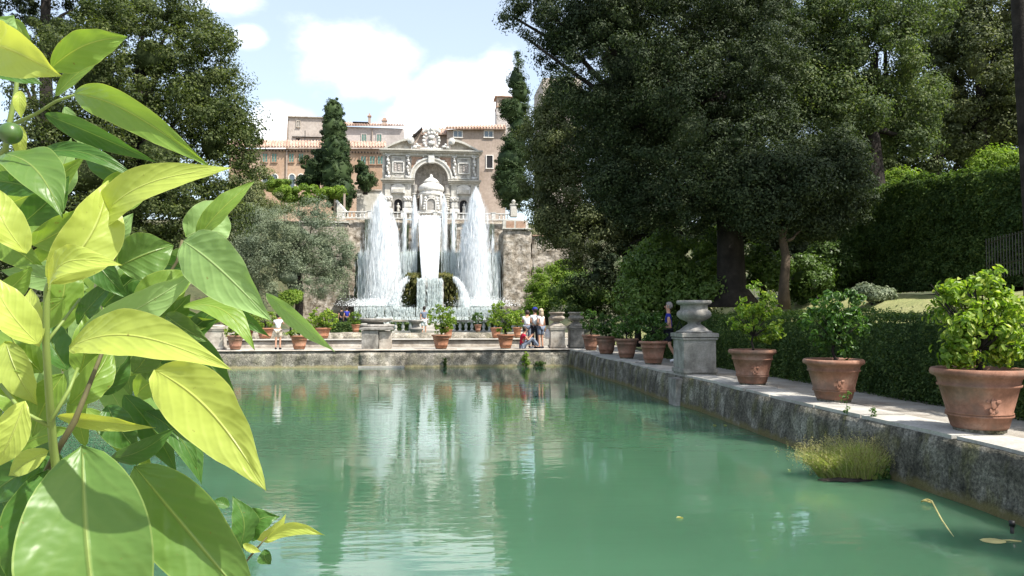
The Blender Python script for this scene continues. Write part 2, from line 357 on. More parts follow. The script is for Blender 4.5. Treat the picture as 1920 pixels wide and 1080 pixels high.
def crown(name, blobs, n, size, mat, parent, clump=.9, asp=.5, dens=1.0, corek=.7, flat=1.0, fine=False, per=None, shell=.35, droop=.3, upb=.55, pocket=.28):
    """leaves in clumps spread over and through a set of ellipsoids"""
    vol = np.array([r[0] * r[1] + r[1] * r[2] + r[0] * r[2] for c, r in blobs]); vol = vol / vol.sum()
    per = per or 130; nc = max(6, n // per)
    bi = rng.choice(len(blobs), nc, p=vol)
    C = np.array([blobs[i][0][:] for i in bi]); Rr = np.array([blobs[i][1] for i in bi], float)
    d = unit(rng.normal(size=(nc, 3))); rad = (shell + (1 - shell) * rng.random((nc, 1)) ** .45)
    q = np.array([noise.noise(Vector(v) * .75) + .5 * noise.noise(Vector(v) * 1.9) for v in (C + d * Rr) / (clump * 2.2)])
    rad = rad * (1 + pocket * q[:, None]); keep = q + rng.normal(size=nc) * .12 > -.22 if pocket else q > -9
    inner = rng.random(nc) < .16 if pocket > .1 else np.zeros(nc, bool)
    rad[inner] = .45 + .3 * rng.random((int(inner.sum()), 1)); keep = keep | inner
    C, Rr, d, rad = C[keep], Rr[keep], d[keep], rad[keep]; nc = len(C); per = int(per * 1.2) if pocket else per
    cc = C + d * Rr * rad; cr = clump * 1.15 * (.45 + 1.0 * rng.random((nc, 1)) ** 1.5)
    k = np.repeat(np.arange(nc), per)
    d2 = unit(rng.normal(size=(len(k), 3))); off = d2 * (rng.random((len(k), 1)) ** .35) * cr[k] * np.array([1, 1, .7 * flat])
    P = cc[k] + off
    Nn = unit(d2 * 1.1 + d[k] * .25 + np.array([0, 0, upb * .7]) + rng.normal(size=(len(k), 3)) * .38)
    ex = core([q for q in blobs if min(q[1]) > .45] or blobs, corek * (.34 if pocket > .1 else .85)) if corek else None
    me = leafmesh(name, P, Nn, size * (.7 + .6 * rng.random(len(k))), asp, droop, fine, extra=ex)
    return obj(name, me, mat, parent)
def limb(bm, a, b, r0, r1, wob=.3, n=6, seg=8):
    a, b = Vector(a), Vector(b); pts = []; rr = []
    for i in range(n + 1):
        t = i / n; p = a.lerp(b, t) + Vector((noise.noise(a * 3 + Vector((t * 3, 0, 0))), noise.noise(a * 3 + Vector((0, t * 3, 5))), 0)) * wob * math.sin(PI * t)
        pts.append(p); rr.append(r0 + (r1 - r0) * t)
    return tube(bm, pts, rr, seg)
def tree(name, label, base, top, tr, blobs, n, size, mat, clump=.9, bark='bark', group=None, corek=.7, cat='tree', flare=1.5, fine=False, asp=.5, shell=.35, flat=1, per=None, limbs=True, upb=.55, pocket=.28):
    base = Vector(base); t = thing(name, label, cat, base, 0, group)
    bm = B(); top = Vector(top) - base
    pts = [Vector((0, 0, -.3)), Vector((0, 0, .35)), top * .3 + Vector((.1, 0, 0)), top * .65 + Vector((-.1, .1, 0)), top]
    tube(bm, pts, [tr * flare, tr * 1.12, tr * .95, tr * .75, tr * .3], 12)
    bl = [(Vector(c) - base, r) for c, r in blobs]
    if limbs:
        for i, (c, r) in enumerate(bl[:9]):
            s = top * (.35 + .5 * ((i * 37) % 10) / 10); limb(bm, s, c, tr * .38, tr * .08, .6)
    obj('trunk', bm, bark, t, True)
    crown('crown', bl, n, size, mat, t, clump, asp, 1, corek, flat, fine, per, shell, upb=upb, pocket=pocket)
    return t
def pb(D, lst, dr=None):
    """ellipsoids given by where they are seen: px, py, radii in px, at distance D (plus an offset)"""
    o = []
    for q in lst:
        px, py, rx, rz = q[:4]; DD = D + (q[4] if len(q) > 4 else 0); k = DD / F
        o.append((at(px, py, DD), (rx * k, (dr or (rx + rz) / 2 * k), rz * k)))
    return o
WZ = -.7
# ================================================================ SETTING
def sst(t): t = min(1, max(0, t)); return t * t * (3 - 2 * t)
def H(x, y):
    if -12.5 < x < 7.6 and 2 < y < 33: return -2.2
    z = -.35
    if y > 33: z = -.3 + .4 * sst((y - 58) / 5)
    bank = 0
    if x > 8.4: bank = .45 * (min(x, 13.4) - 8.6) + .10 * max(0, x - 13.4)
    if x < -14: bank = .12 * (-14 - x)
    z += bank * (1 - sst((y - 75) / 10)) if bank > 0 else 0
    side = sst((abs(x - (-1)) - 11) / 8)
    z = z + (12.3 - z) * max(sst((y - 52) / 34) * side * .95, 1 if y > 89 else 0)
    if y > 89: z = 12.3 + max(0, (y - 112)) * .05
    return z + (.15 * noise.noise(Vector((x * .3, y * .3, 0))) if bank > 0 or side > 0 else 0)
def grid(xs, ys, f):
    bm = B(); vs = [[bm.verts.new((x, y, f(x, y))) for x in xs] for y in ys]
    for j in range(len(ys) - 1):
        for i in range(len(xs) - 1): bm.faces.new([vs[j][i], vs[j][i + 1], vs[j + 1][i + 1], vs[j + 1][i]])
    return bm
xs = [-150, -120, -95] + list(range(-75, -15, 3)) + [x * .8 for x in range(-18, 45)] + list(range(37, 80, 3)) + [95, 120, 150]
ys = [-60, -40, -25] + list(range(-15, 33, 1)) + [33.2 + 1.2 * i for i in range(47)] + [90, 93, 96, 100, 106, 112, 125, 150, 200]
tag(obj('terrain', grid(xs, ys, H), 'ground', smooth=True), kind='structure')
tag(obj('ground', grid([-3000, 3000], [-3000, 3000], lambda x, y: -3.2), 'ground'), kind='structure')
# lawn on the bank behind the low hedge
lx = [9.2 + .35 * i for i in range(18)]; ly = [10 + .6 * i for i in range(60)]
tag(obj('lawn', grid(lx, ly, lambda x, y: H(x, y) + .06), 'lawn', smooth=True), kind='structure')
# pool water
tag(obj('water', grid([-14, 6.3], [1.5, 32.6], lambda x, y: WZ), 'water'), kind='structure')
tag(obj('upper_pond_water', grid([-10, 9], [38, 59], lambda x, y: .14), 'water'), kind='structure')
# walkway on the right (stone edging, then gravel)
tag(obj('path', rough_box(6.72, 8.6, -4, 36, -.3, -.012, .5, .006, 1, 0), 'gravel'), kind='structure')
tag(obj('near_path', rough_box(-20, 8.6, -14, 2.9, -.6, -.03, .8, .01, 1, 0), 'gravel'), kind='structure')
# right pool wall, pieces of dressed and worn stone
rw = rough_box(5.98, 6.75, 2.9, 33, -2.0, 0, .2, .028, 1.4, .035)
for v in rw.verts:
    if v.co.x < 6.3: v.co.x -= (-v.co.z) * .10 + (.10 if v.co.z < -.35 else 0) * 0
    v.co.x += .05 * math.sin(v.co.y * .9)
t = thing('pool_wall', 'long mossy grey stone wall along the right side of the pool, pots standing on it', 'wall')
obj('wall_body', rw, 'wallr', t, True)
obj('buttress', rough_box(5.78, 6.1, 17.55, 18.15, -1.5, -.05, .15, .03, 2, .03), 'urn', t)
def coping():
    bm = B(); rnd = random.Random(3); y = 3.0
    while y < 32.3:
        l = rnd.uniform(1.1, 2.0); b2 = rough_box(6.02 + rnd.uniform(-.03, .03), 6.73, y, min(y + l - .02, 32.6), -.05, .028 + rnd.uniform(-.01, .01), .22, .008, 2, .014)
        me = bpy.data.meshes.new('tmp'); b2.to_mesh(me); b2.free(); 
        for v in me.vertices: v.co.x += .05 * math.sin(v.co.y * .9)
        bm.from_mesh(me); bpy.data.meshes.remove(me); y += l
    return bm
obj('coping', coping(), 'cap', t)
# ledge of weed at the waterline
# far pool wall
t = thing('far_pool_wall', 'low weathered stone wall across the far end of the pool', 'wall')
obj('wall_body', rough_box(-14, 6.1, 32, 33.0, -2, -.03, .22, .035, 1.3, .03), 'wallf', t, True)
obj('wall_projection', rough_box(-2.75, -.85, 31.9, 32.03, -1.2, -.06, .2, .03, 1.3, .03), 'wallf', t, True)
obj('base_ledge', rough_box(-2.8, -.9, 31.7, 31.88, -.9, -.60, .25, .02, 1.3, .02), 'cap', t)
obj('coping', rough_box(-14, 6.2, 31.95, 33.2, -.028, .03, .3, .012, 1.6, .02), 'wallm', t)
tag(obj('tier_floor', rough_box(-16, 7, 36.32, 37.18, -.1, .33, .8, .01, 1, 0), 'cap'), kind='structure')
tag(obj('far_walk', rough_box(-16, 9, 33.21, 36.2, -.3, .0, .8, .008, 1, 0), 'gravel'), kind='structure')
t = thing('tier_wall', 'pale low retaining wall on the walk behind the far pool wall', 'wall')
obj('wall_body', rough_box(-16, 4.9, 35.4, 36.2, -.2, .30, .3, .03, 1.2, .03), 'wallm', t, True)
obj('coping', rough_box(-16, 4.9, 35.3, 36.3, .303, .37, .3, .015, 1.4, .02), 'cap', t)
t = thing('pond_wall', 'mottled grey wall edging the upper pond below the small hedge', 'wall')
obj('wall_body', rough_box(-10, 7, 37.2, 37.9, -.2, .62, .3, .03, 1.2, .04), 'wallf', t, True)
tag(obj('upper_walk', rough_box(-24, 9.3, 59, 68, -.2, .3, 1.5, .01, 1, 0), 'gravel'), kind='structure')
# ================================================================ TERRACE AND FOUNTAIN
ter = thing('terrace_wall', 'tall rough rubble stone wall carrying the terrace above the cascade', 'wall')
p0 = at(560, 407, 88); p1 = at(960, 407, 88)
obj('wall_body', rough_box(p0.x, p1.x, 88, 92, 0, p0.z - .15, .35, .16, .8, .1), 'rough', ter)
tag(obj('terrace_floor', rough_box(p0.x - 15, p1.x + 15, 92.02, 118, 10, p0.z - .1, 3, .01, 1, 0), 'gravel'), kind='structure')
c0 = at(616, 409, 87.8); obj('string_course', rough_box(c0.x, p1.x + .3, 87.55, 87.8, p0.z - .14, p0.z + .02, .6, .02, 1, .02), 'pale', ter)
for i, (a, b_, c_, d_) in enumerate([(690, 470, 12, 58), (760, 470, 12, 48), (850, 465, 12, 46), (922, 452, 10, 32)]):
    q = at(a, b_, 87.8); bm = B(); box(bm, q.x - c_ / F * 44, q.x + c_ / F * 44, 87.62, 87.85, q.z, q.z + d_ / F * 88); obj('niche', bm, 'tuff', ter)  # dark slabs on the wall face, recess shade given by their colour
def bal_proto():
    bm = B(); lathe(bm, [(0.0, 0), (.10, 0), (.10, .06), (.05, .1), (.06, .14), (.105, .28), (.07, .45), (.045, .55), (.08, .58), (.08, .64), (0, .64)], 10)
    me = bpy.data.meshes.new('baluster'); bm.to_mesh(me); bm.free(); me.materials.append(Mt['palew']); me.polygons.foreach_set('use_smooth', [True] * len(me.polygons)); return me
BAL = bal_proto()
def balustrade(name, label, xa, xb, y, z, sp=.46, h=1, piers=(), mat='palew'):
    t = thing(name, label, 'balustrade', (xa, y, z)); w = xb - xa
    bm = B(); box(bm, 0, w, -.15, .15, 0, .13 * h); obj('plinth', bm, mat, t)
    bm = B(); box(bm, -.05, w + .05, -.17, .17, .78 * h, .92 * h, .02); obj('rail', bm, mat, t)
    n = int(w / sp); skip = []
    for p in piers:
        bm = B(); box(bm, p - xa - .22, p - xa + .22, -.22, .22, 0, .95 * h); box(bm, p - xa - .27, p - xa + .27, -.27, .27, .953 * h, 1.03 * h); obj('pier', bm, mat, t)
    for i in range(n):
        x = (i + .5) * w / n
        if any(abs(xa + x - p) < .3 for p in piers): continue
        o = bpy.data.objects.new('baluster', BAL); COL.objects.link(o); o.parent = t; o.location = (x, 0, .13 * h); o.scale = (1, 1, h * .65 / .64)
    return t
b0 = at(640, 407, 88.3); b1 = at(955, 407, 88.3)
balustrade('balustrade', 'white marble balustrade along the top of the terrace wall', b0.x, b1.x, 88.3, p0.z, .46, .85, [b0.x + w for w in (3.2, 6.9, 8.6, 10.6, 12.9, 17.3)])
q = at(963, 407, 88.3)
t = thing('gate_pier', 'cream stone pier with ball finial at the right end of the balustrade', 'pier', q)
bm = B(); box(bm, -.38, .38, -.38, .38, 0, 1.35, .03); obj('shaft', bm, 'pale', t)
bm = B(); box(bm, -.46, .46, -.46, .46, 1.353, 1.5, .03); obj('cap', bm, 'pale', t)
bm = B(); lathe(bm, [(0, 1.5), (.12, 1.5), (.1, 1.6), (.22, 1.72), (.24, 1.85), (.12, 2.0), (0, 2.05)], 14); obj('finial', bm, 'pale', t, True)
# sloping stair balustrade left
q = at(640, 392, 90)
t = thing('garden_wall', 'plain beige retaining wall left of the organ fountain', 'wall')
a = at(668, 357, 95); b = at(716, 398, 95)
obj('wall_body', rough_box(a.x, b.x, 95, 96, 12.0, a.z, .6, .03, .8, .04), 'pale', t); obj('coping', rough_box(a.x - .1, b.x, 94.85, 96.2, a.z + .003, a.z + .15, .8, .01, 1, .01), 'wallm', t)
t = thing('stair_wall', 'pale sloping stair parapet beside the base of the tall cypress', 'wall')
bm = B(); a = at(632, 378, 89.5); b = at(648, 405, 89.5); prism(bm, [(a.x, a.z), (a.x, a.z - 2.4), (b.x, b.z - .4), (b.x, b.z + .3)], 89.3, 89.7); obj('wall_body', bm, 'pale', t)
bm = B(); tube(bm, [(a.x - .1, 89.5, a.z + .1), (b.x + .1, 89.5, b.z + .4)], .2, 6); obj('coping', bm, 'palew', t)
t = thing('terrace_side_wall', 'reddish brown plaster wall left of the waterfalls half hidden by the olive tree', 'wall')
a = at(560, 412, 86); b = at(672, 560, 86)
obj('wall_body', rough_box(a.x, b.x - 1.2, 86.2, 87.9, 0, a.z - .3, .5, .08, .9, .05), 'rough', t); obj('coping', rough_box(a.x, b.x - 1.1, 86.0, 88.1, a.z - .295, a.z - .1, .6, .02, 1, .02), 'pale', t)
# right stone bastion
t = thing('stone_bastion', 'tall stepped rubble wall standing to the right of the waterfalls', 'wall')
a = at(943, 430, 80); b = at(1046, 443, 80); m = at(997, 430, 80)
obj('wall_body', rough_box(a.x, m.x, 80, 86, 0, a.z, .3, .12, 1.1, .08), 'rough', t)
obj('lower_wall', rough_box(m.x + .01, b.x + 3, 80.3, 86, 0, b.z, .3, .12, 1.1, .08), 'rough', t)
c = at(943, 412, 80); d = at(991, 429, 80)
bm = B(); box(bm, c.x, d.x, 80.1, 80.6, a.z + .02, c.z, .02); obj('parapet', bm, 'pale', t)
bm = B(); box(bm, c.x + .35, c.x + 1.2, 80.06, 80.12, a.z + .15, c.z - .12); box(bm, c.x + 1.4, d.x - .3, 80.06, 80.12, a.z + .15, c.z - .12); obj('parapet_panel', bm, 'brownp', t)
bm = B(); box(bm, a.x - .1, m.x + .1, 79.75, 80.09, a.z + .003, a.z + .14, .02); obj('ledge', bm, 'pale', t)
bm = B(); box(bm, m.x + .11, b.x + 3, 80.1, 80.5, b.z + .003, b.z + .15, .02); obj('ledge', bm, 'brownp', t)
# dark wet cascade wall
casc = thing('cascade_wall', 'dark mossy wet stone wall behind the curtain of falling water', 'fountain')
a = at(667, 473, 82); b = at(942, 473, 82)
def cascade():
    bm = rough_box(a.x, b.x, 81.5, 86, 1.2, a.z, .3, .22, .9, .12)
    for v in bm.verts: 
        if v.co.y < 83: v.co.y -= 1.3 * math.cos((v.co.x - (a.x + b.x) / 2) / 8.5 * PI / 2) ** 2
    return bm
CXC = (a.x + b.x) / 2
obj('wall_body', cascade(), 'tuff', casc, True)
for k, lst in enumerate(([(770, 525, 12, 12), (764, 540, 9, 16), (768, 562, 12, 22), (776, 545, 10, 28)], [(842, 527, 12, 12), (849, 541, 8, 16), (846, 562, 12, 22), (836, 545, 10, 28)])):
    bm = B()
    for j, (px, py, rx, rz) in enumerate(lst):
        c = at(px, py, 77.2); blob(bm, c, (rx / F * 77, 1.3, rz / F * 77), 4, 3.2, .7, j + 5 * k)
    obj('mossy_rock', bm, 'moss', casc, True)
bm = B()
for j, px in enumerate((782, 795, 808, 822, 834)): c = at(px, 522, 78.6); blob(bm, c, (.7, 1.4, .6), 3, 3, .6, j)
obj('rock_arch', bm, 'moss', casc, True)
u = at(782, 523, 76); w = at(831, 580, 76)
obj('centre_block', rough_box(u.x, w.x, 74.9, 78.9, 1.0, u.z, .2, .1, 1.4, .12), 'greyst', casc, True)
# basin
bas = thing('fountain_basin', 'wide stepped stone basin catching the waterfalls', 'fountain')
a2 = at(664, 577, 72); b2 = at(925, 577, 72); 
obj('basin_wall', rough_box(a2.x, b2.x, 72, 73, 0, a2.z, .3, .04, 1.2, .03), 'tuff', bas); obj('basin_end', rough_box(b2.x + .02, b2.x + 4, 72, 73, 0, a2.z - .15, .3, .04, 1.2, .03), 'tuff', bas)
a3 = at(700, 595, 69); b3 = at(915, 595, 69)
obj('lower_basin', rough_box(a3.x, b3.x, 69, 72, 0, a3.z, .3, .04, 1.2, .03), 'tuff', bas)
obj('step', rough_box(a3.x - 2, b3.x + 2, 68.2, 68.98, 0, a3.z - .55, .3, .03, 1.2, .03), 'pale', bas)
tag(obj('fountain_water', grid([a2.x, b2.x], [73.02, 86], lambda x, y: a2.z - .06), 'water'), kind='structure')
# ---------- falling water: each a mesh of thin streaks
def streaks(name, pts, wid, lens, mat, label, cat='waterfall', parent=None, group=None, sway=.03):
    n = len(pts); wid = np.ones(n) * wid; lens = np.ones(n) * lens
    th = rng.random(n) * PI; dx = np.stack([np.cos(th), np.sin(th) * .6, np.zeros(n)], 1) * wid[:, None] * .5
    dz = np.stack([rng.normal(size=n) * sway, rng.normal(size=n) * sway, np.ones(n)], 1) * lens[:, None] * .5
    V = np.stack([pts - dz, pts + dx, pts + dz, pts - dx], 1).reshape(-1, 3)
    me = bpy.data.meshes.new(name); me.vertices.add(n * 4); me.vertices.foreach_set('co', V.astype(np.float32).ravel())
    me.loops.add(n * 4); me.loops.foreach_set('vertex_index', np.arange(n * 4, dtype=np.int32)); me.polygons.add(n)
    me.polygons.foreach_set('loop_start', np.arange(0, n * 4, 4, dtype=np.int32)); me.polygons.foreach_set('loop_total', np.full(n, 4, dtype=np.int32)); me.update(calc_edges=True)
    o = obj(name, me, mat, parent)
    if label: tag(o, label, cat, group)
    return o
def jet(label, px, ytop, ybot, D, wb, wt, n, wid=.022, ln_=1.3, mat='foam', group='fountain jets', lean=0):
    a = at(px, ybot, D); b = at(px + lean, ytop, D); t = rng.random(n) ** .8
    # more water low down, thin tip
    wd = (wt + (wb - wt) * (1 - t) ** .5) * D / F
    g = rng.normal(size=(n, 2)) * .40 * np.where(rng.random((n, 1)) < .2, 1.7, 1)
    P = np.stack([a.x + (b.x - a.x) * t + g[:, 0] * wd, D + g[:, 1] * wd, a.z + (b.z - a.z) * t * (1.02 - .06 * np.abs(g[:, 0]) - .10 * rng.random(n) ** 2)], 1)
    return streaks('water_jet', P, wid * (.5 + rng.random(n)), ln_ * (.3 + rng.random(n)), mat, label, 'water jet', group=group)
jet('tall broad white jet rising left of the central waterfall', 715, 372, 580, 78, 28, 8, 27000)
jet('tall broad white jet rising right of the central waterfall', 893, 362, 580, 78, 26, 8, 26000)
jet('thinner spray jet just right of the left tall jet', 739, 415, 580, 79, 13, 4, 3500, .03)
jet('slanting spray jet on the inner side of the right tall jet', 876, 420, 580, 79, 14, 4, 3500, .03, lean=-4)
jet('slim jet in front of the fountain left of centre, level with the balustrade', 759, 397, 474, 84, 4, 2, 900, .03)
jet('slim tall jet reaching up before the left niche', 777, 372, 474, 84, 6, 3, 1600, .03)
jet('slim tall jet reaching up before the right niche', 833, 372, 474, 84, 6, 3, 1600, .03)
jet('slim jet right of the centre, level with the balustrade', 850, 396, 474, 84, 4, 2, 900, .03)
jet('short thin jet near the right end of the cascade wall', 924, 447, 476, 83, 3, 2, 300, .03)
def sheet(label, xa, xb, ya, yb, D, n, wid, ln_, mat='fall', curve=0, taper=1.0, thick=.25, gap=1.2, xc=None, dens_top=1.0):
    z1 = at(xa, ya, D); z0 = at(xb, yb, D); r = rng.random(int(n * 2)); x = z1.x + (z0.x - z1.x) * r
    keep = np.array([noise.noise(Vector((v * gap * 2, D, 0))) + .5 * noise.noise(Vector((v * gap * 7, D, 3))) for v in x]) + rng.normal(size=len(x)) * .35 > .0
    x = x[keep][:n]; t = rng.random(len(x)) ** dens_top
    c = (z1.x + z0.x) / 2 ; xx = c + (x - c) * (1 - (1 - taper) * (1 - t))
    y = D + rng.normal(size=len(x)) * thick
    if curve: y = 80.95 - 1.3 * np.cos((xx - CXC) / 8.5 * PI / 2) ** 2 + rng.normal(size=len(x)) * .12 - .3 * (1 - t)
    P = np.stack([xx, y, z0.z + (z1.z - z0.z) * t], 1)
    return streaks('waterfall', P, wid * (.4 + rng.random(len(x))), ln_ * (.4 + rng.random(len(x))), mat, label)
sheet('left half of the thin water curtain falling over the dark mossy wall', 672, 782, 474, 580, 81.0, 9500, .032, 1.1, curve=.9, thick=.1)
sheet('right half of the thin water curtain falling over the dark mossy wall', 826, 938, 474, 580, 81.0, 9500, .032, 1.1, curve=.9, thick=.1)
def cent():
    a = at(787, 411, 86); b = at(824, 411, 86); lo = at(806, 524, 77.5); bm = B(); rows = []
    for i in range(15):
        t = i / 14; w = (b.x - a.x) / 2 * (.9 - .32 * t ** 1.3); c = (a.x + b.x) / 2 * (1 - t) + lo.x * t
        z = a.z + (lo.z - a.z) * t; y = 87.2 - (87.2 - 77.2) * t ** .5
        rows.append([bm.verts.new((c + w * u, y - .5 * math.cos(u * PI / 2) + .12 * noise.noise(Vector((u * 5, z * 1.5, 0))), z)) for u in [k / 8 - 1 for k in range(17)]])
    for p, q in zip(rows, rows[1:]):
        for k in range(16): bm.faces.new([p[k], q[k], q[k + 1], p[k + 1]])
    return bm
t = thing('waterfall', 'bright white central waterfall dropping from the terrace', 'waterfall')
cw = obj('falling_sheet', cent(), 'foam', t, True); m = cw.modifiers.new('t', 'SOLIDIFY'); m.thickness = .1
n = 22000; tt = rng.random(n); a = at(787, 411, 86); b = at(824, 411, 86); lo = at(806, 524, 77.5)
P = np.stack([(a.x + b.x) / 2 * (1 - tt) + lo.x * tt + (b.x - a.x) / 2 * (1 - .34 * tt ** 1.3) * np.clip(rng.normal(size=n) * .55, -1.08, 1.08), 87.0 - 10 * tt ** .5 - .4 * rng.random(n), a.z + (lo.z - a.z) * tt], 1)
streaks('spray', P, .035, 1.1, 'foam', None, parent=t)
sheet('grey white cascade running down the central rock block', 782, 831, 523, 585, 74.6, 6000, .05, .35, thick=.08, gap=2)
sheet('water spilling over the long upper basin rim', 664, 924, 577, 596, 71.8, 9000, .05, .3, thick=.06, gap=3)
sheet('water spilling over the lower basin rim', 704, 912, 595, 606, 68.8, 4500, .05, .22, thick=.05, gap=3)
for s, lab in ((-1, 'curved white arc of water off the left mossy rock'), (1, 'curved white arc of water off the right mossy rock')):
    n = 3500; t_ = rng.random(n); x0 = 766 if s < 0 else 851; x1 = 741 if s < 0 else 872
    pts = []
    for v in t_:
        q = at(x0 + (x1 - x0) * math.sin(v * PI / 2 * .95), 524 + 55 * v ** 1.7, 76); k = (.12 + .35 * v); pts.append((q.x + rng.normal() * k * .5, q.y + rng.normal() * k * .5 - .6 * v, q.z + rng.normal() * .1))
    streaks('water_arc', np.array(pts), .045, .4, 'foam', lab, 'waterfall', group='water arcs')
# mist/foam at the jets' feet
for px, lab in ((712, 'white foam where the left jet falls back'), (893, 'white foam where the right jet falls back')):
    n = 5000; c = at(px, 574, 77); P = np.stack([c.x + rng.normal(size=n) * 1.5, c.y + rng.normal(size=n) * .8, c.z + np.abs(rng.normal(size=n)) * .35], 1)
    streaks('foam', P, .06, .12, 'foam', lab, 'foam', sway=1, group='foam at the feet of the jets')
# ================================================================ ORGAN FOUNTAIN FACADE
FD = 100.0; K = FD / F / 4.5; O = at(640 + 757 / 4.5, 400, FD)
org = thing('organ_fountain', 'ornate pale marble organ fountain facade with arched niche and curved pediments', 'fountain', (O.x, FD, O.z))
def fx(c): return (c - 757) * K
def fz(c): return (1080 - c) * K
def fb(bm, x0, x1, y0, y1, front, back=.0, bev=0): return box(bm, fx(x0), fx(x1), -front, back, fz(y1), fz(y0), bev)
def arcpts(cx, cy, r, a0, a1, n): return [(fx(cx) + r * K * math.cos(a0 + (a1 - a0) * i / n), fz(cy) + r * K * math.sin(a0 + (a1 - a0) * i / n)) for i in range(n + 1)]
bm = B(); pts = [(fx(350), fz(1120)), (fx(350), fz(560)), (fx(1163), fz(560)), (fx(1163), fz(1120)), (fx(897), fz(1120))] + arcpts(757, 790, 140, 0, PI, 20) + [(fx(617), fz(1120))]
prism(bm, pts[:2] + pts[2:], 0, 1.4); obj('wall', bm, 'pale', org)
bm = B()  # deep niche: half cylinder and half dome
rn = 140 * K; lathe(bm, [(rn, fz(1120)), (rn, fz(790))], 20, (0, 0, 0), a0=0, a1=PI)
lathe(bm, [(rn * math.cos(a), fz(790) + rn * math.sin(a)) for a in [PI / 2 * i / 10 for i in range(11)]], 20, (0, 0, 0), a0=0, a1=PI)
for v in bm.verts: v.co.y = v.co.y * .55 + .5
obj('niche', bm, 'niche', org, True)
bm = B()
for i in range(1, 14):
    a = PI * i / 14; tube(bm, [(rn * .985 * math.cos(e) * math.cos(a), (.5 + .55 * rn * .985 * math.cos(e) * math.sin(a)), fz(790) + rn * .985 * math.sin(e)) for e in [PI / 2 * j / 8 for j in range(9)]], .035, 5)
obj('niche_rib', bm, 'greyst', org)
bm = B(); prism(bm, arcpts(757, 790, 178, 0, PI, 24) + arcpts(757, 790, 140, PI, 0, 24), -.3, -.003); obj('archivolt', bm, 'pale', org)
bm = B(); prism(bm, arcpts(757, 790, 180, 0, PI, 24) + arcpts(757, 790, 168, PI, 0, 24), -.42, -.303); prism(bm, arcpts(757, 790, 148, 0, PI, 24) + arcpts(757, 790, 141, PI, 0, 24), -.38, -.303); obj('arch_moulding', bm, 'palew', org)
bm = B(); fb(bm, 728, 786, 592, 655, .55, -.43, .03); lathe(bm, [(0, -.4), (.18, -.4), (.2, 0), (.18, .4), (0, .4)], 10, (0, 0, 0)); 
bm.free(); bm = B(); fb(bm, 730, 784, 594, 660, .6, -.0, .06); obj('keystone', bm, 'palew', org)
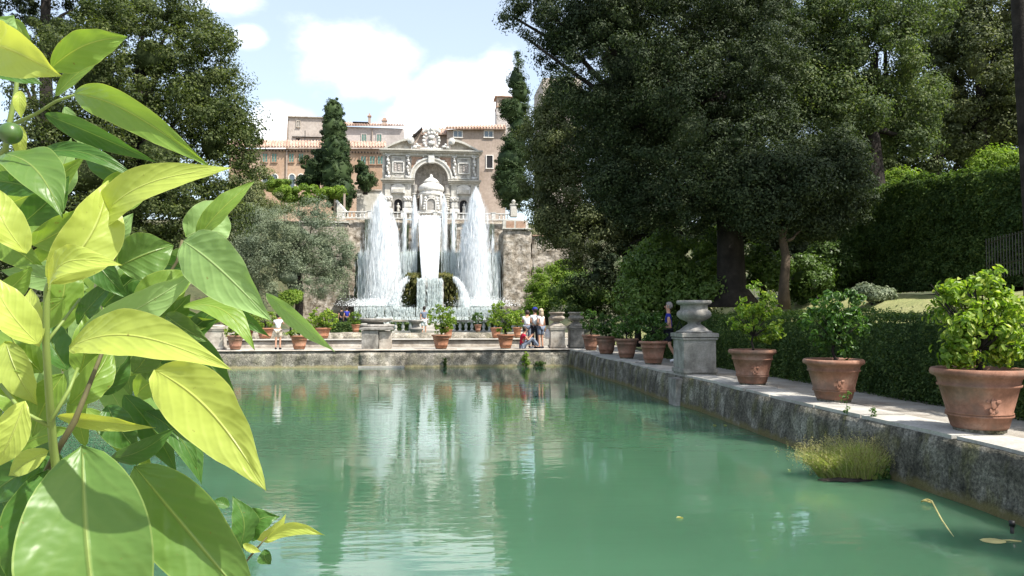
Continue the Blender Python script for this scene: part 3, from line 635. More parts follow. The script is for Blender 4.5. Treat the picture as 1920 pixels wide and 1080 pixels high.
# brown spandrels with winged relief figures
for s in (-1, 1):
    def mx_(c): return 757 + s * (c - 757)
    def mb(bm, x0, x1, *a, **k):
        u, v = sorted((mx_(x0), mx_(x1))); return fb(bm, u, v, *a, **k)
    bm = B(); prism(bm, [(fx(mx_(592)), fz(604)), (fx(mx_(702)), fz(604)), (fx(mx_(690)), fz(630)), (fx(mx_(650)), fz(648)), (fx(mx_(620)), fz(680)), (fx(mx_(605)), fz(700)), (fx(mx_(592)), fz(700))], -.05, -.003); obj('brown_panel', bm, 'brownp', org)
    bm = B()
    blob(bm, (fx(mx_(665)), -.2, fz(640)), (.42, .12, .2), 2, 2, .4, 1); blob(bm, (fx(mx_(700)), -.25, fz(622)), (.3, .12, .12), 2, 2, .4, 2); blob(bm, (fx(mx_(640)), -.2, fz(655)), (.25, .1, .12), 2, 2, .4, 3); blob(bm, (fx(mx_(690)), -.3, fz(603)), (.1, .1, .11), 2, 1, .1, 4)
    obj('relief_figure', bm, 'palew', org, True)
    # upper pilasters as twisted herm figures
    for c in (395, 563):
        bm = B(); mb(bm, c - 24, c + 24, 600, 790, .12); obj('pilaster_back', bm, 'greyst', org)
        bm = B(); x = fx(mx_(c))
        for j, zc in enumerate((640, 668, 696, 724, 752)):
            blob(bm, (x + .10 * math.sin(j * 2), -.3, fz(zc)), (.2 - .02 * j, .22, .26), 2, 3, .5, j + c)
        blob(bm, (x, -.32, fz(618)), (.14, .15, .16), 2, 2, .2, 9); mb(bm, c - 22, c + 22, 768, 792, .38, -.12); mb(bm, c - 20, c + 20, 596, 607, .4, -.12)
        obj('pilaster_figure', bm, 'palew', org, True)
    # windows of carved relief
    bm = B(); mb(bm, 425, 540, 605, 790, .1); obj('panel', bm, 'pale', org)
    bm = B()
    for (x0, x1, y0, y1) in ((432, 442, 650, 742), (522, 532, 650, 742), (442, 522, 645, 656), (442, 522, 735, 744), (440, 530, 640, 644.5)): mb(bm, x0, x1, y0, y1, .24, -.1)
    obj('window_frame', bm, 'palew', org)
    bm = B(); mb(bm, 442.5, 521.5, 656.5, 734.5, .13, -.1); obj('relief_panel', bm, 'greyst', org)
    bm = B()
    for j in range(9): blob(bm, (fx(mx_(455 + (j * 29) % 58)), -.15, fz(668 + j * 7)), (.16, .07, .1), 2, 3, .5, j)
    obj('relief_figure', bm, 'whitep', org, True)
    bm = B(); mb(bm, 455, 505, 616, 636, .16, -.1); mb(bm, 458, 505, 752, 772, .16, -.1); obj('inscription_panel', bm, 'greyst', org)
    bm = B(); mb(bm, 430, 535, 608, 613, .2, -.1); mb(bm, 445, 515, 638, 639.9, .2, -.1); mb(bm, 440, 525, 776, 783, .2, -.1); obj('moulding', bm, 'palew', org)
    # lower storey
    bm = B(); mb(bm, 336, 618, 800, 812, .75, 0, .03); mb(bm, 345, 612, 813, 825, .5, 0, .02); mb(bm, 352, 606, 826, 842, .25); obj('lower_cornice', bm, 'pale', org)
    for c in (398, 562):
        bm = B(); mb(bm, c - 26, c + 26, 842.5, 935, .22); obj('lower_pilaster', bm, 'pale', org)
        bm = B(); mb(bm, c - 40, c + 38, 938, 985, .5, 0, .1); mb(bm, c - 34, c + 30, 987, 1040, .6, 0, .12); mb(bm, c - 44, c + 42, 1042, 1090, .7, 0, .1); obj('rusticated_block', bm, 'palew', org)
        bm = B()
        for j in range(5): blob(bm, (fx(mx_(c - 25 + j * 12)), -.58, fz(958 + (j % 2) * 12)), (.16, .12, .16), 2, 3, .5, j)
        obj('shell_carving', bm, 'palew', org, True)
    bm = B(); cx = mx_(483); pts = [(fx(cx - 55), fz(915)), (fx(cx + 55), fz(915)), (fx(cx + 58), fz(868))] + [(fx(cx) + 58 * K * math.cos(a), fz(868) + 28 * K * math.sin(a)) for a in [PI * i / 12 for i in range(1, 12)]] + [(fx(cx - 58), fz(868))]
    prism(bm, pts, -.35, 0); obj('cartouche', bm, 'palew', org)
    bm = B(); fb(bm, cx - 44, cx + 44, 882, 908, .42, -.353); obj('cartouche_panel', bm, 'pale', org)
    bm = B(); pts = arcpts(cx, 1000, 47, 0, PI, 12) + [(fx(cx - 47), fz(1090)), (fx(cx - 34), fz(1090))] + arcpts(cx, 1000, 34, PI, 0, 12) + [(fx(cx + 34), fz(1090)), (fx(cx + 47), fz(1090))]
    prism(bm, pts, -.32, 0); obj('niche_frame', bm, 'greyst', org)
    bm = B(); prism(bm, arcpts(cx, 1000, 33.5, 0, PI, 12) + [(fx(cx - 33.5), fz(1090)), (fx(cx + 33.5), fz(1090))], -.03, -.003); obj('niche_shade', bm, 'dark', org)  # flat near-black sheet, the niche's inner shade as colour
    st = thing('statue', 'small pale standing statue in the %s niche of the organ fountain' % ('left' if s < 0 else 'right'), 'statue', (O.x + fx(cx), FD - .3, O.z + fz(1085)))
    bm = B(); box(bm, -.22, .22, -.18, .18, 0, .14); obj('plinth', bm, 'pale', st)
    bm = B(); lathe(bm, [(0, .14), (.2, .14), (.17, .4), (.13, .6), (.19, .9), (.15, 1.02), (.06, 1.06), (.05, 1.1), (.1, 1.16), (.1, 1.27), (.05, 1.33), (0, 1.34)], 12, mod=lambda a, z: 1 + .12 * math.sin(3 * a + z * 6)); limb(bm, (.16, -.05, .95), (.26, -.12, .6), .05, .035, .02, 3, 6); limb(bm, (-.16, -.05, .95), (-.05, -.2, .75), .05, .035, .02, 3, 6); obj('figure', bm, 'pale', st, True)
    # banded columns beside the niche
    bm = B(); x = fx(mx_(622))
    for j in range(8):
        z = fz(1060 - j * 19); lathe(bm, [(.0, 0), (.36, 0), (.40, .06), (.40, .13), (.36, .19), (0, .19)], 14, (x, -.1, z))
    obj('column_band', bm, 'pale', org, True)
    bm = B(); lathe(bm, [(.3, fz(1080)), (.3, fz(842))], 14, (x, -.1, 0)); obj('column', bm, 'greyst', org, True)
    # broken curved pediment
    sw = lambda u, v: (fx(mx_(u)), fz(v))
    arc = [sw(360 + (600 - 360) * t, 545 - 92 * math.sin(t * PI / 2)) for t in [i / 12 for i in range(13)]]
    arc2 = [sw(384 + (592 - 384) * t, 545 - 72 * math.sin(t * PI / 2)) for t in [i / 12 for i in range(13)]]
    bm = B(); prism(bm, arc + arc2[::-1], -.75, .9); obj('pediment_arc', bm, 'pale', org)
    bm = B(); prism(bm, arc2 + [sw(592, 545)], -.2, .9); obj('tympanum', bm, 'wallm', org)
    bm = B(); cxv, czv = sw(586, 474)
    for (r, y) in ((.44, -.85), (.3, -.95), (.14, -1.02)):
        prism(bm, [(cxv + r * math.cos(a), czv + r * math.sin(a)) for a in [2 * PI * i / 18 for i in range(18)]], y, y + .12 if r < .4 else .6)
    obj('volute', bm, 'palew', org)
    bm = B(); blob(bm, (fx(mx_(617)), -.5, fz(528)), (.3, .25, .25), 2, 2, .4, 5); blob(bm, (fx(mx_(650)), -.5, fz(520)), (.35, .22, .16), 2, 2, .4, 6); blob(bm, (fx(mx_(636)), -.45, fz(505)), (.2, .2, .2), 2, 2, .4, 7); obj('scroll', bm, 'palew', org, True)
bm = B(); fb(bm, 325, 1190, 547, 561, .85, 1.4, .03); fb(bm, 338, 1177, 562, 572, .6, 1.39, .02); fb(bm, 352, 1160, 573, 596, .22); obj('entablature', bm, 'pale', org)
bm = B()
for j in range(12): fb(bm, 372 + j * 66, 384 + j * 66, 575, 592, .32, -.22)
obj('frieze_bracket', bm, 'palew', org)
# central crest with spread wings
bm = B(); prism(bm, [(fx(757) + .95 * math.cos(a) * (1 + .08 * math.cos(4 * a)), fz(468) + 1.0 * math.sin(a) * (1 + .06 * math.cos(3 * a))) for a in [2 * PI * i / 28 for i in range(28)]], -.35, .15); obj('crest_shield', bm, 'whitep', org)
bm = B()
for j in range(16):
    a = 2 * PI * j / 16; blob(bm, (fx(757) + 1.0 * math.cos(a), -.35, fz(468) + 1.05 * math.sin(a)), (.2, .16, .2), 2, 2, .5, j)
for s in (-1, 1):
    for j in range(6): blob(bm, (fx(757) + s * (.25 + j * .16), -.3, fz(378) + .06 * j - (.02 * j * j)), (.16, .14, .42 - .04 * j), 2, 2, .35, j)
blob(bm, (fx(757), -.4, fz(372)), (.2, .2, .32), 2, 2, .3, 3); blob(bm, (fx(757), -.5, fz(440)), (.4, .15, .3), 2, 2, .5, 30); blob(bm, (fx(757), -.5, fz(490)), (.45, .15, .28), 2, 2, .5, 31)
obj('crest_carving', bm, 'palew', org, True)
bm = B(); fb(bm, 660, 855, 530, 546.5, .5, .9, .04); obj('crest_base', bm, 'palew', org)
# tempietto
tem = thing('tempietto', 'small round domed marble pavilion standing inside the great niche', 'fountain', (O.x, FD - .4, O.z))
def tl(lst): return [(r * K, fz(y)) for r, y in lst]
bm = B(); lathe(bm, tl([(0, 1100), (118, 1100), (118, 1072), (100, 1068), (98, 945), (110, 940), (112, 925), (98, 918), (98, 905), (0, 905)]), 16); obj('body', bm, 'palew', tem)
bm = B(); lathe(bm, tl([(0, 904), (100, 904), (106, 890), (104, 868), (94, 852), (74, 838), (62, 832), (0, 830)]), 24, mod=lambda a, z: 1 + .035 * math.cos(12 * a)); obj('lower_dome', bm, 'palew', tem, True)
bm = B(); lathe(bm, tl([(0, 829), (66, 829), (66, 822), (58, 812), (42, 796), (22, 785), (12, 778), (14, 768), (6, 755), (0, 752)]), 24, mod=lambda a, z: 1 + .03 * math.cos(12 * a)); obj('upper_dome', bm, 'palew', tem, True)
bm = B(); prism(bm, arcpts(757, 1010, 44, 0, PI, 14) + [(fx(713), fz(1075)), (fx(723), fz(1075))] + arcpts(757, 1010, 34, PI, 0, 14) + [(fx(791), fz(1075)), (fx(801), fz(1075))], -1.75, -1.5)
obj('arched_frame', bm, 'palew', tem)
bm = B(); prism(bm, arcpts(757, 1010, 33.5, 0, PI, 14) + [(fx(724), fz(1075)), (fx(790), fz(1075))], -1.6, -1.45); obj('arched_panel', bm, 'greyst', tem)
bm = B()
for s in (-1, 1):
    for j in range(5): blob(bm, (s * (58 - j * 3) * K, -1.55, fz(1060 - j * 22)), (.2, .15, .2), 2, 2, .5, j)
    tube(bm, [(s * 82 * K, -1.35, fz(1066)), (s * 82 * K, -1.35, fz(942))], .12, 10)
blob(bm, (0, -1.6, fz(958)), (.5, .15, .14), 2, 3, .5, 8); obj('carving', bm, 'palew', tem, True)
# ================================================================ BUILDINGS
def bld_window(parent, px, py0, py1, w, D, kind='glass', frame='frame', arch=False):
    a = at(px - w / 2, py0, D); b = at(px + w / 2, py1, D); k = D / F
    x0, x1, z0, z1 = a.x, b.x, b.z, a.z; f = .12
    if arch:
        r = (x1 - x0) / 2; c = (x0 + x1) / 2
        pa = lambda rr, n0: [(c + rr * math.cos(t), z1 - r + rr * math.sin(t)) for t in [PI * i / 10 for i in range(11)]]
        bm = B(); prism(bm, pa(r + .14, 0) + [(x0 - .14, z0), (x0, z0)] + pa(r, 0)[::-1] + [(x1, z0), (x1 + .14, z0)], D - .12, D - .003); w_ = obj('window', bm, frame, parent)
        bm = B(); prism(bm, pa(r, 0) + [(x0, z0), (x1, z0)], D - .05, D - .004); obj('pane', bm, kind, w_); return
    bm = B(); box(bm, x0 - f, x1 + f, D - .12, D - .002, z1, z1 + f); box(bm, x0 - f * 1.4, x1 + f * 1.4, D - .2, D - .002, z0 - f, z0); box(bm, x0 - f, x0, D - .12, D - .002, z0, z1); box(bm, x1, x1 + f, D - .12, D - .002, z0, z1)
    c = (x0 + x1) / 2
    if kind != 'dark': box(bm, c - .04, c + .04, D - .09, D - .002, z0, z1)
    w_ = obj('window', bm, frame, parent)
    if kind == 'dark': bm = B(); box(bm, x0, x1, D - .04, D - .003, z0, z1); obj('pane', bm, kind, w_)
    else:
        for u, v in ((x0, c - .04), (c + .04, x1)):
            bm = B(); box(bm, u, v, D - .05, D - .003, z0, z1)
            if kind == 'shut':
                n = max(3, int((z1 - z0) / .22))
                for i in range(n): z = z0 + (i + .2) * (z1 - z0) / n; box(bm, u + .05, v - .05, D - .08, D - .051, z, z + .1)
            obj('shutter' if kind == 'shut' else 'pane', bm, kind, w_)
def tiled(parent, px0, px1, pyt, pyb, D, depth=2.5, pyt2=None, name='roof', sp=.42):
    """mono pitch roof of rolled tiles, eave toward us"""
    a = at(px0, pyb, D); b = at(px1, pyb, D); ta = at(px0, pyt, D + depth); tb = at(px1, pyt2 or pyt, D + depth); bm = B(); n = int((b.x - a.x) / sp)
    v0 = [bm.verts.new((a.x, D - .6, a.z)), bm.verts.new((b.x, D - .6, b.z)), bm.verts.new((tb.x, D + depth, tb.z)), bm.verts.new((ta.x, D + depth, ta.z))]
    v1 = [bm.verts.new(v.co + Vector((0, 0, -.16))) for v in v0]; bm.faces.new(v0); bm.faces.new(v1[::-1])
    for i in range(4): bm.faces.new([v0[i], v1[i], v1[(i + 1) % 4], v0[(i + 1) % 4]])
    for i in range(n):
        t = (i + .5) / n; tube(bm, [(a.x + (b.x - a.x) * t, D - .66, a.z + (b.z - a.z) * t + .03), (ta.x + (tb.x - ta.x) * t, D + depth, ta.z + (tb.z - ta.z) * t + .03)], sp * .3, 5)
    return obj(name, bm, 'tile', parent)
def wallbox(parent, px0, px1, pyt, D, mat, depth=10, name='wall', zb=11.5, pyt2=None):
    a = at(px0, pyt, D); b = at(px1, pyt2 or pyt, D); bm = B()
    v = [(a.x, D, zb), (b.x, D, zb), (b.x, D, b.z), (a.x, D, a.z)]; f = [bm.verts.new(q) for q in v]; g = [bm.verts.new((q[0], D + depth, q[2])) for q in v]
    bm.faces.new(f); bm.faces.new(g[::-1])
    for i in range(4): bm.faces.new([f[i], g[i], g[(i + 1) % 4], f[(i + 1) % 4]])
    return obj(name, bm, mat, parent)
bo = thing('orange_building', 'long orange plastered building with a tiled roof behind the tall cypress', 'building')
wallbox(bo, 430, 722, 279, 115, 'orange'); tiled(bo, 425, 724, 262, 277, 115, 3, 266)
bm = B(); a = at(425, 280, 114.6); b = at(724, 280, 114.6)
for i in range(50): x = a.x + (b.x - a.x) * i / 50; box(bm, x, x + .14, 114.45, 114.99, a.z - .05, a.z + .12)
obj('eave_bracket', bm, 'bark', bo)
for x in (497, 514.5, 546.5, 564.5, 593, 611): bld_window(bo, x, 288, 304, 8.5, 115, 'shut', 'brownp')
for x in (681.5, 698, 713): bld_window(bo, x, 293, 308, 9, 115, 'shut', 'brownp')
for x in (497.5, 515, 547.5, 564.5): bld_window(bo, x, 327, 352, 10, 115, 'glass', 'frame', True)
bm = B(); a = at(538, 282, 114.85); box(bm, a.x - .1, a.x + .1, 114.75, 114.95, 15, a.z); obj('drainpipe', bm, 'pink', bo)
bg_ = thing('grey_building', 'tall grey brick and plaster house with flat top, upper left behind the orange building', 'building')
wallbox(bg_, 541, 610, 219, 128, 'greyp', pyt2=221); 
a = at(541, 219, 128); bm = B(); prism(bm, [(a.x - .9, 20), (a.x, 20), (a.x, a.z), (a.x - .15, a.z - .3)], 128.05, 134); obj('side_wall', bm, 'pink', bg_)
bm = B(); a = at(540, 219, 127.8); b = at(610, 221, 127.8); box(bm, a.x - .1, b.x, 127.7, 138.2, a.z + .003, a.z + .15); obj('parapet', bm, 'wallm', bg_)
bld_window(bg_, 559.5, 227, 238, 5, 128, 'greyst', 'wallm'); bm = B(); a = at(548, 256, 127.9); b = at(610, 258.5, 127.9); box(bm, a.x, b.x, 127.7, 127.99, b.z, a.z); obj('ledge', bm, 'bark', bg_)
bld_window(bg_, 559, 259, 267, 9, 128, 'dark', 'greyp'); bld_window(bg_, 588, 262, 268, 6, 128, 'dark', 'greyp')
bm = B(); a = at(572, 245, 127.6); b = at(572, 262, 127.6); tube(bm, [a, b], .06, 6); obj('pipe', bm, 'iron', bg_)
bw = thing('shuttered_house', 'pale pink house with green shutters and chimneys right of the tall cypress', 'building')
wallbox(bw, 640, 757, 237, 124, 'whitep', pyt2=241); tiled(bw, 640, 758, 229, 236, 124, 4, 234)
for x in (682.5, 711): bld_window(bw, x, 252, 268, 8, 124, 'shut', 'whitep')
bm = B(); a = at(698, 241, 123.9); tube(bm, [(a.x, 123.85, a.z), (a.x, 123.85, a.z - 3)], .09, 6); obj('drainpipe', bm, 'pink', bw)
for (x, y0, y1, w) in ((692.5, 216, 229, 4.5), (720.5, 224, 233, 8)):
    a = at(x - w / 2, y0, 126); b = at(x + w / 2, y1 + 2, 126); bm = B(); box(bm, a.x, b.x, 126, 126.6, b.z, a.z - .2); ch = obj('chimney', bm, 'pink', bw)
    bm = B(); box(bm, a.x - .12, b.x + .12, 125.9, 126.7, a.z - .197, a.z); box(bm, a.x + .08, b.x - .08, 126.15, 126.45, a.z, a.z + .35); obj('chimney_cap', bm, 'tile', ch)
bm = B(); a = at(661, 227.5, 124.5); b = at(690, 230, 124.5); box(bm, a.x, b.x, 124.6, 125.4, a.z - .12, a.z); obj('roof_hatch', bm, 'bark', bw)
bp = thing('pink_building', 'large dusty pink villa rising behind the right of the organ fountain', 'building')
wallbox(bp, 838, 948, 243, 108, 'pink', 14, zb=11.8, pyt2=238); wallbox(bp, 774, 837.8, 250, 109, 'pink', 12, zb=11.8, pyt2=250, name='side_wing')
tiled(bp, 836, 948, 237, 242, 108, 2, 234); tiled(bp, 790, 839, 243, 252, 108.9, 3, 240, 'wing_roof')
bm = B(); a = at(771, 258, 108.6); b = at(792, 238, 108.6); prism(bm, [(a.x, a.z), (b.x, b.z), (b.x, b.z - .35), (a.x + .3, a.z - .1)], 108.2, 120); obj('gable_edge', bm, 'bark', bp)
bm = B(); a = at(776, 258, 108.8); b = at(792, 241, 108.8); prism(bm, [(a.x, 14), (b.x, 14), (b.x, b.z), (a.x, a.z)], 108.82, 120); obj('gable', bm, 'pink', bp)
for x in (858.5, 916): bld_window(bp, x, 246, 257.5, 15, 108, 'glass')
bld_window(bp, 918, 292, 315.5, 11, 108, 'dark')
bt = thing('bell_tower', 'brick bell tower with arched opening and small tiled roof beside the right cypress', 'tower')
TD = 112.0
def tx(px, py): return at(px, py, TD)
a = tx(931, 201); b = tx(962, 240); bm = B(); box(bm, a.x, b.x, TD, TD + 2.6, b.z - 4, a.z); obj('shaft', bm, 'whitep', bt)
a2_ = tx(930, 186); bm = B(); 
cxm = tx(944.5, 190).x; r = 4.5 / F * TD; zt = tx(944, 185).z; zb_ = tx(944, 200).z; L_ = tx(932, 190).x; Rr_ = tx(958, 190).x; top_ = tx(930, 181).z
pts = [(L_, a.z + .15), (L_, top_), (Rr_, top_), (Rr_, a.z + .15), (cxm + r, a.z + .15)] + [(cxm + r * math.cos(t_), zt - r + r * math.sin(t_)) for t_ in [PI * i / 10 for i in range(11)]] + [(cxm - r, a.z + .15)]
prism(bm, pts, TD + .1, TD + .4); box(bm, L_, L_ + .3, TD + .403, TD + 2.4, a.z + .15, top_); box(bm, Rr_ - .3, Rr_, TD + .403, TD + 2.4, a.z + .15, top_); obj('belfry', bm, 'pink', bt)
bm = B(); box(bm, L_ + .31, Rr_ - .31, TD + 1.2, TD + 1.3, a.z + .15, top_); obj('dark_fill', bm, 'dark', bt)  # black board inside the belfry, painted in place of interior shade
bm = B(); box(bm, L_ - .15, Rr_ + .15, TD - .12, TD + 2.6, a.z + .003, a.z + .147); obj('cornice', bm, 'brownp', bt)
bm = B(); v = [bm.verts.new(p) for p in ((L_ - .35, TD - .3, top_ + .003), (Rr_ + .35, TD - .3, top_ + .003), (Rr_ + .35, TD + 2.9, top_ + .003), (L_ - .35, TD + 2.9, top_ + .003))]; apx = bm.verts.new(((L_ + Rr_) / 2, TD + 1.3, top_ + .65)); bm.faces.new(v[::-1])
for i in range(4): bm.faces.new([v[i], v[(i + 1) % 4], apx])
obj('roof', bm, 'tile', bt)
bh = thing('villa_block', 'sliver of brown villa wall seen between the right cypress and the dark trees', 'building')
wallbox(bh, 1018, 1090, 146, 118, 'greyp', 10)
# pergola
t = thing('vine_pergola', 'long bright green vine covered pergola on the terrace left of the tall cypress', 'pergola', at(520, 400, 90))
org_ = Vector(t.location)
for x in (528, 560, 595, 628, 646): a = at(x, 405, 90) - org_; b = at(x, 362, 90) - org_; pbm = B(); box(pbm, b.x - .1, b.x + .1, -.1, .1, a.z, b.z); obj('post', pbm, 'pink', t)
crown('vine', [(Vector(c) - org_, r) for c, r in pb(90, [(540, 362, 26, 9), (575, 362, 26, 10), (610, 362, 26, 10), (636, 364, 14, 11), (560, 375, 40, 6)], 2.2)], 15000, .28, 'bright', t, .5, corek=.8)
# ================================================================ TREES
def gz(x, y): return H(x, y)
tree('cypress', 'tall columnar cypress standing before the orange building', at(632, 398, 92), at(628, 200, 92), .35,
     pb(92, [(626, 214, 18, 24), (626, 245, 22, 34), (628, 285, 27, 40), (630, 325, 31, 40), (636, 360, 30, 36), (642, 385, 17, 22), (621, 196, 4, 12), (629, 193, 4, 11)]), 48000, .17, 'cypress', .26, shell=.86, corek=1.02, limbs=False, per=50, pocket=.03)
tree('small_conifer', 'dark bushy conifer hugging the left foot of the tall cypress', at(595, 360, 93), at(596, 290, 93), .25,
     pb(93, [(590, 320, 24, 30), (602, 295, 16, 20), (580, 340, 20, 16)]), 13000, .22, 'cypress', .5, shell=.7, corek=.85, limbs=False, pocket=.1)
tree('small_conifer', 'small green conifer between the tall cypress and the organ fountain', at(685, 360, 93), at(682, 300, 93), .2,
     pb(93, [(682, 335, 18, 20), (678, 312, 9, 14), (692, 344, 12, 12)]), 7000, .22, 'cypress', .4, shell=.7, corek=.85, limbs=False, pocket=.1)
tree('round_shrub', 'round bright green shrub above the vine pergola', at(525, 362, 96), at(525, 340, 96), .12,
     pb(96, [(525, 344, 27, 12), (512, 352, 14, 10)]), 5000, .28, 'bright', .5, cat='shrub', corek=.8, pocket=.1)
tree('dark_cypress', 'dark ragged cypress right of the organ fountain below the overhanging boughs', at(962, 400, 96), at(972, 110, 96), .35,
     pb(96, [(972, 118, 6, 22), (968, 150, 15, 24), (974, 175, 18, 20), (964, 208, 26, 24), (976, 240, 24, 26), (966, 272, 26, 24), (960, 300, 34, 26), (956, 330, 30, 24), (962, 358, 36, 26), (960, 382, 20, 12)]), 52000, .2, 'cypress', .55, shell=.78, corek=.95, limbs=False, per=70, pocket=.08)
# left holm oak
tree('holm_oak', 'large rounded evergreen oak filling the left behind the citrus leaves', (at(230, 590, 48).x, 48, .5), at(270, 100, 48), .6,
     pb(48, [(290, 110, 130, 120), (180, 160, 130, 150, 2), (370, 170, 85, 120, -1), (400, 270, 80, 110), (300, 290, 130, 130, -2), (170, 330, 150, 120, -1), (60, 300, 100, 130, 1), (330, 30, 70, 45), (270, 10, 90, 45, 1), (400, 80, 35, 55), (450, 215, 38, 45), (462, 260, 25, 60, 1), (350, 390, 120, 70, -1), (220, 440, 180, 90, -2), (60, 440, 120, 110)]), 170000, .19, 'leftoak', .75, shell=.66, corek=.74, per=110, pocket=.17)
tree('pine', 'tall dark conifer with bare trunk and sky gaps in the top left corner', (at(88, 560, 62).x, 62, 2), at(86, -160, 62), .55,
     pb(62, [(40, 20, 60, 30), (150, 10, 60, 40, 3), (110, 60, 70, 18), (20, 70, 50, 20), (90, -60, 140, 60), (190, 70, 40, 30, 2), (150, 110, 50, 14)]), 32000, .2, 'oakdark', .7, corek=0, shell=.2)
tree('olive_tree', 'silvery grey green olive tree at the foot of the left terrace', (at(560, 580, 62).x, 62, 1), at(560, 430, 62), .3,
     pb(62, [(560, 440, 60, 55), (510, 470, 60, 70), (610, 470, 48, 50), (540, 520, 70, 50, -1), (620, 520, 40, 50), (480, 430, 40, 50, 1), (590, 400, 35, 22), (460, 510, 50, 60), (645, 480, 14, 40)]), 80000, .16, 'olive', .7, 'bark', shell=.6, corek=.7, asp=.3)
tree('laurel_tree', 'mid green tree between the large oak and the olive tree', (at(440, 580, 66).x, 66, 1), at(450, 400, 66), .3,
     pb(66, [(450, 380, 45, 50), (490, 380, 35, 40, 2), (420, 430, 50, 60), (520, 390, 30, 16, 4), (480, 340, 22, 25, 4)]), 30000, .2, 'oaklit', .7, shell=.6, corek=.75)
# right side trees
tree('great_oak', 'huge dark evergreen oak overhanging the pool from the right, thick leaning trunk', (at(1372, 560, 24).x, 24, 2.0), at(1340, 100, 24), .42,
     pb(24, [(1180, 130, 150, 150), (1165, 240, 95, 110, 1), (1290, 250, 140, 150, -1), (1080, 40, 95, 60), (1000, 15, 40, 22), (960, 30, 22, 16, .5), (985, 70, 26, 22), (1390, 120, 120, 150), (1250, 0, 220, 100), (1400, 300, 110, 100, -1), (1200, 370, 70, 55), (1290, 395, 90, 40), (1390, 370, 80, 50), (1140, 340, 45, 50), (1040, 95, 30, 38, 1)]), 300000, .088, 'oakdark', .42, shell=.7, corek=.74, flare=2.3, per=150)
tree('slender_oak', 'slim oak with a bare brown trunk standing right of the great dark oak', (at(1470, 556, 21.5).x, 21.5, 1.9), at(1462, 300, 21.5), .13,
     pb(21.5, [(1470, 340, 90, 70), (1560, 330, 80, 90, 1), (1430, 400, 60, 40), (1520, 410, 50, 35, .5), (1400, 350, 50, 60)]), 90000, .09, 'oakdark', .4, 'barklit', shell=.6, corek=.65)
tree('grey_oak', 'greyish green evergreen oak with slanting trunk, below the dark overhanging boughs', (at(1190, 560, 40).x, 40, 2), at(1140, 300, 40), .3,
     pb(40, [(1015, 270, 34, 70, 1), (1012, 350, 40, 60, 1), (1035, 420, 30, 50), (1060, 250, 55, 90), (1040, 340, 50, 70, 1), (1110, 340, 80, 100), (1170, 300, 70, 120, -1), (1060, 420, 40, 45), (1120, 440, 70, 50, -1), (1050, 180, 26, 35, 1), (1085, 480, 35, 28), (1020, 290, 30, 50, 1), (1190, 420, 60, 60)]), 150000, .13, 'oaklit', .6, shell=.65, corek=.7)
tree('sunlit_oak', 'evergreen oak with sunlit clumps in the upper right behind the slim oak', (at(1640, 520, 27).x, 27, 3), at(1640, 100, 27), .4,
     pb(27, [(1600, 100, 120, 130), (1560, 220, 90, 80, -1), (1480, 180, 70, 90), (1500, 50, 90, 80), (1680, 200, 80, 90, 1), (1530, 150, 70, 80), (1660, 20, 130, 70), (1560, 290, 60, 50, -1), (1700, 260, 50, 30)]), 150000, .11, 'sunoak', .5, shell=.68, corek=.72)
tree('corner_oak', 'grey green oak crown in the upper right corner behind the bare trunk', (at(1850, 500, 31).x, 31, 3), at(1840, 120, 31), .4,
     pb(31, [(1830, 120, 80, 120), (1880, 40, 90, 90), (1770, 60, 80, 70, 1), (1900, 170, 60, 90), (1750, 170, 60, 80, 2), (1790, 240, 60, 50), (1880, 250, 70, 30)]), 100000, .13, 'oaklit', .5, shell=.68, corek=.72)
tree('back_oak', 'dark oak foliage low behind the tall hedge in the right background', (at(1760, 480, 40).x, 40, 3), at(1760, 200, 40), .4,
     pb(40, [(1680, 250, 70, 60), (1780, 250, 90, 60), (1880, 230, 90, 60), (1600, 300, 60, 70), (1950, 150, 60, 120), (1690, 315, 60, 38), (1810, 300, 70, 42), (1900, 300, 60, 40), (1560, 400, 60, 80)]), 110000, .17, 'oak', .6, shell=.68, corek=.8)
tree('back_oak', 'dark oak foliage behind the great oak trunk, above the laurel bush', (at(1250, 560, 38).x, 38, 2.5), at(1250, 350, 38), .4,
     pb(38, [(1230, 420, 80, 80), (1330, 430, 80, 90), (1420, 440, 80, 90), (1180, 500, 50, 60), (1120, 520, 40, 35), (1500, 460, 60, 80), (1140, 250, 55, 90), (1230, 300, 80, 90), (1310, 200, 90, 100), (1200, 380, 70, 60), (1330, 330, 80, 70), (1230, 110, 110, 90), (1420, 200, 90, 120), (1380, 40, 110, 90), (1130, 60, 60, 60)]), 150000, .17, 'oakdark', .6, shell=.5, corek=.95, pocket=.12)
# bare trunk at the right edge
q = at(1940, 420, 15); t = thing('tall_pine', 'tall bare dark pine trunk rising along the right edge', 'tree', (q.x, 15, 2.2))
bm = B(); tube(bm, [(0, 0, -.6), (-.03, 0, 1), (-.16, 0, 4), (-.3, 0, 8), (-.4, 0, 13)], [.24, .18, .165, .15, .12], 14)
for i in range(6): limb(bm, (-.08, 0, 10 + i * .5), (1.9 * math.cos(i * 2.1), 1.9 * math.sin(i * 2.1), 12 + i * .4), .07, .02, .3)
obj('trunk', bm, 'bark', t, True)
crown('crown', [(Vector((0, 0, 13.2)), (3.2, 3.2, 1.1)), (Vector((1.5, -1, 12.6)), (1.8, 1.8, .8))], 16000, .2, 'oak', t, .6, corek=0)
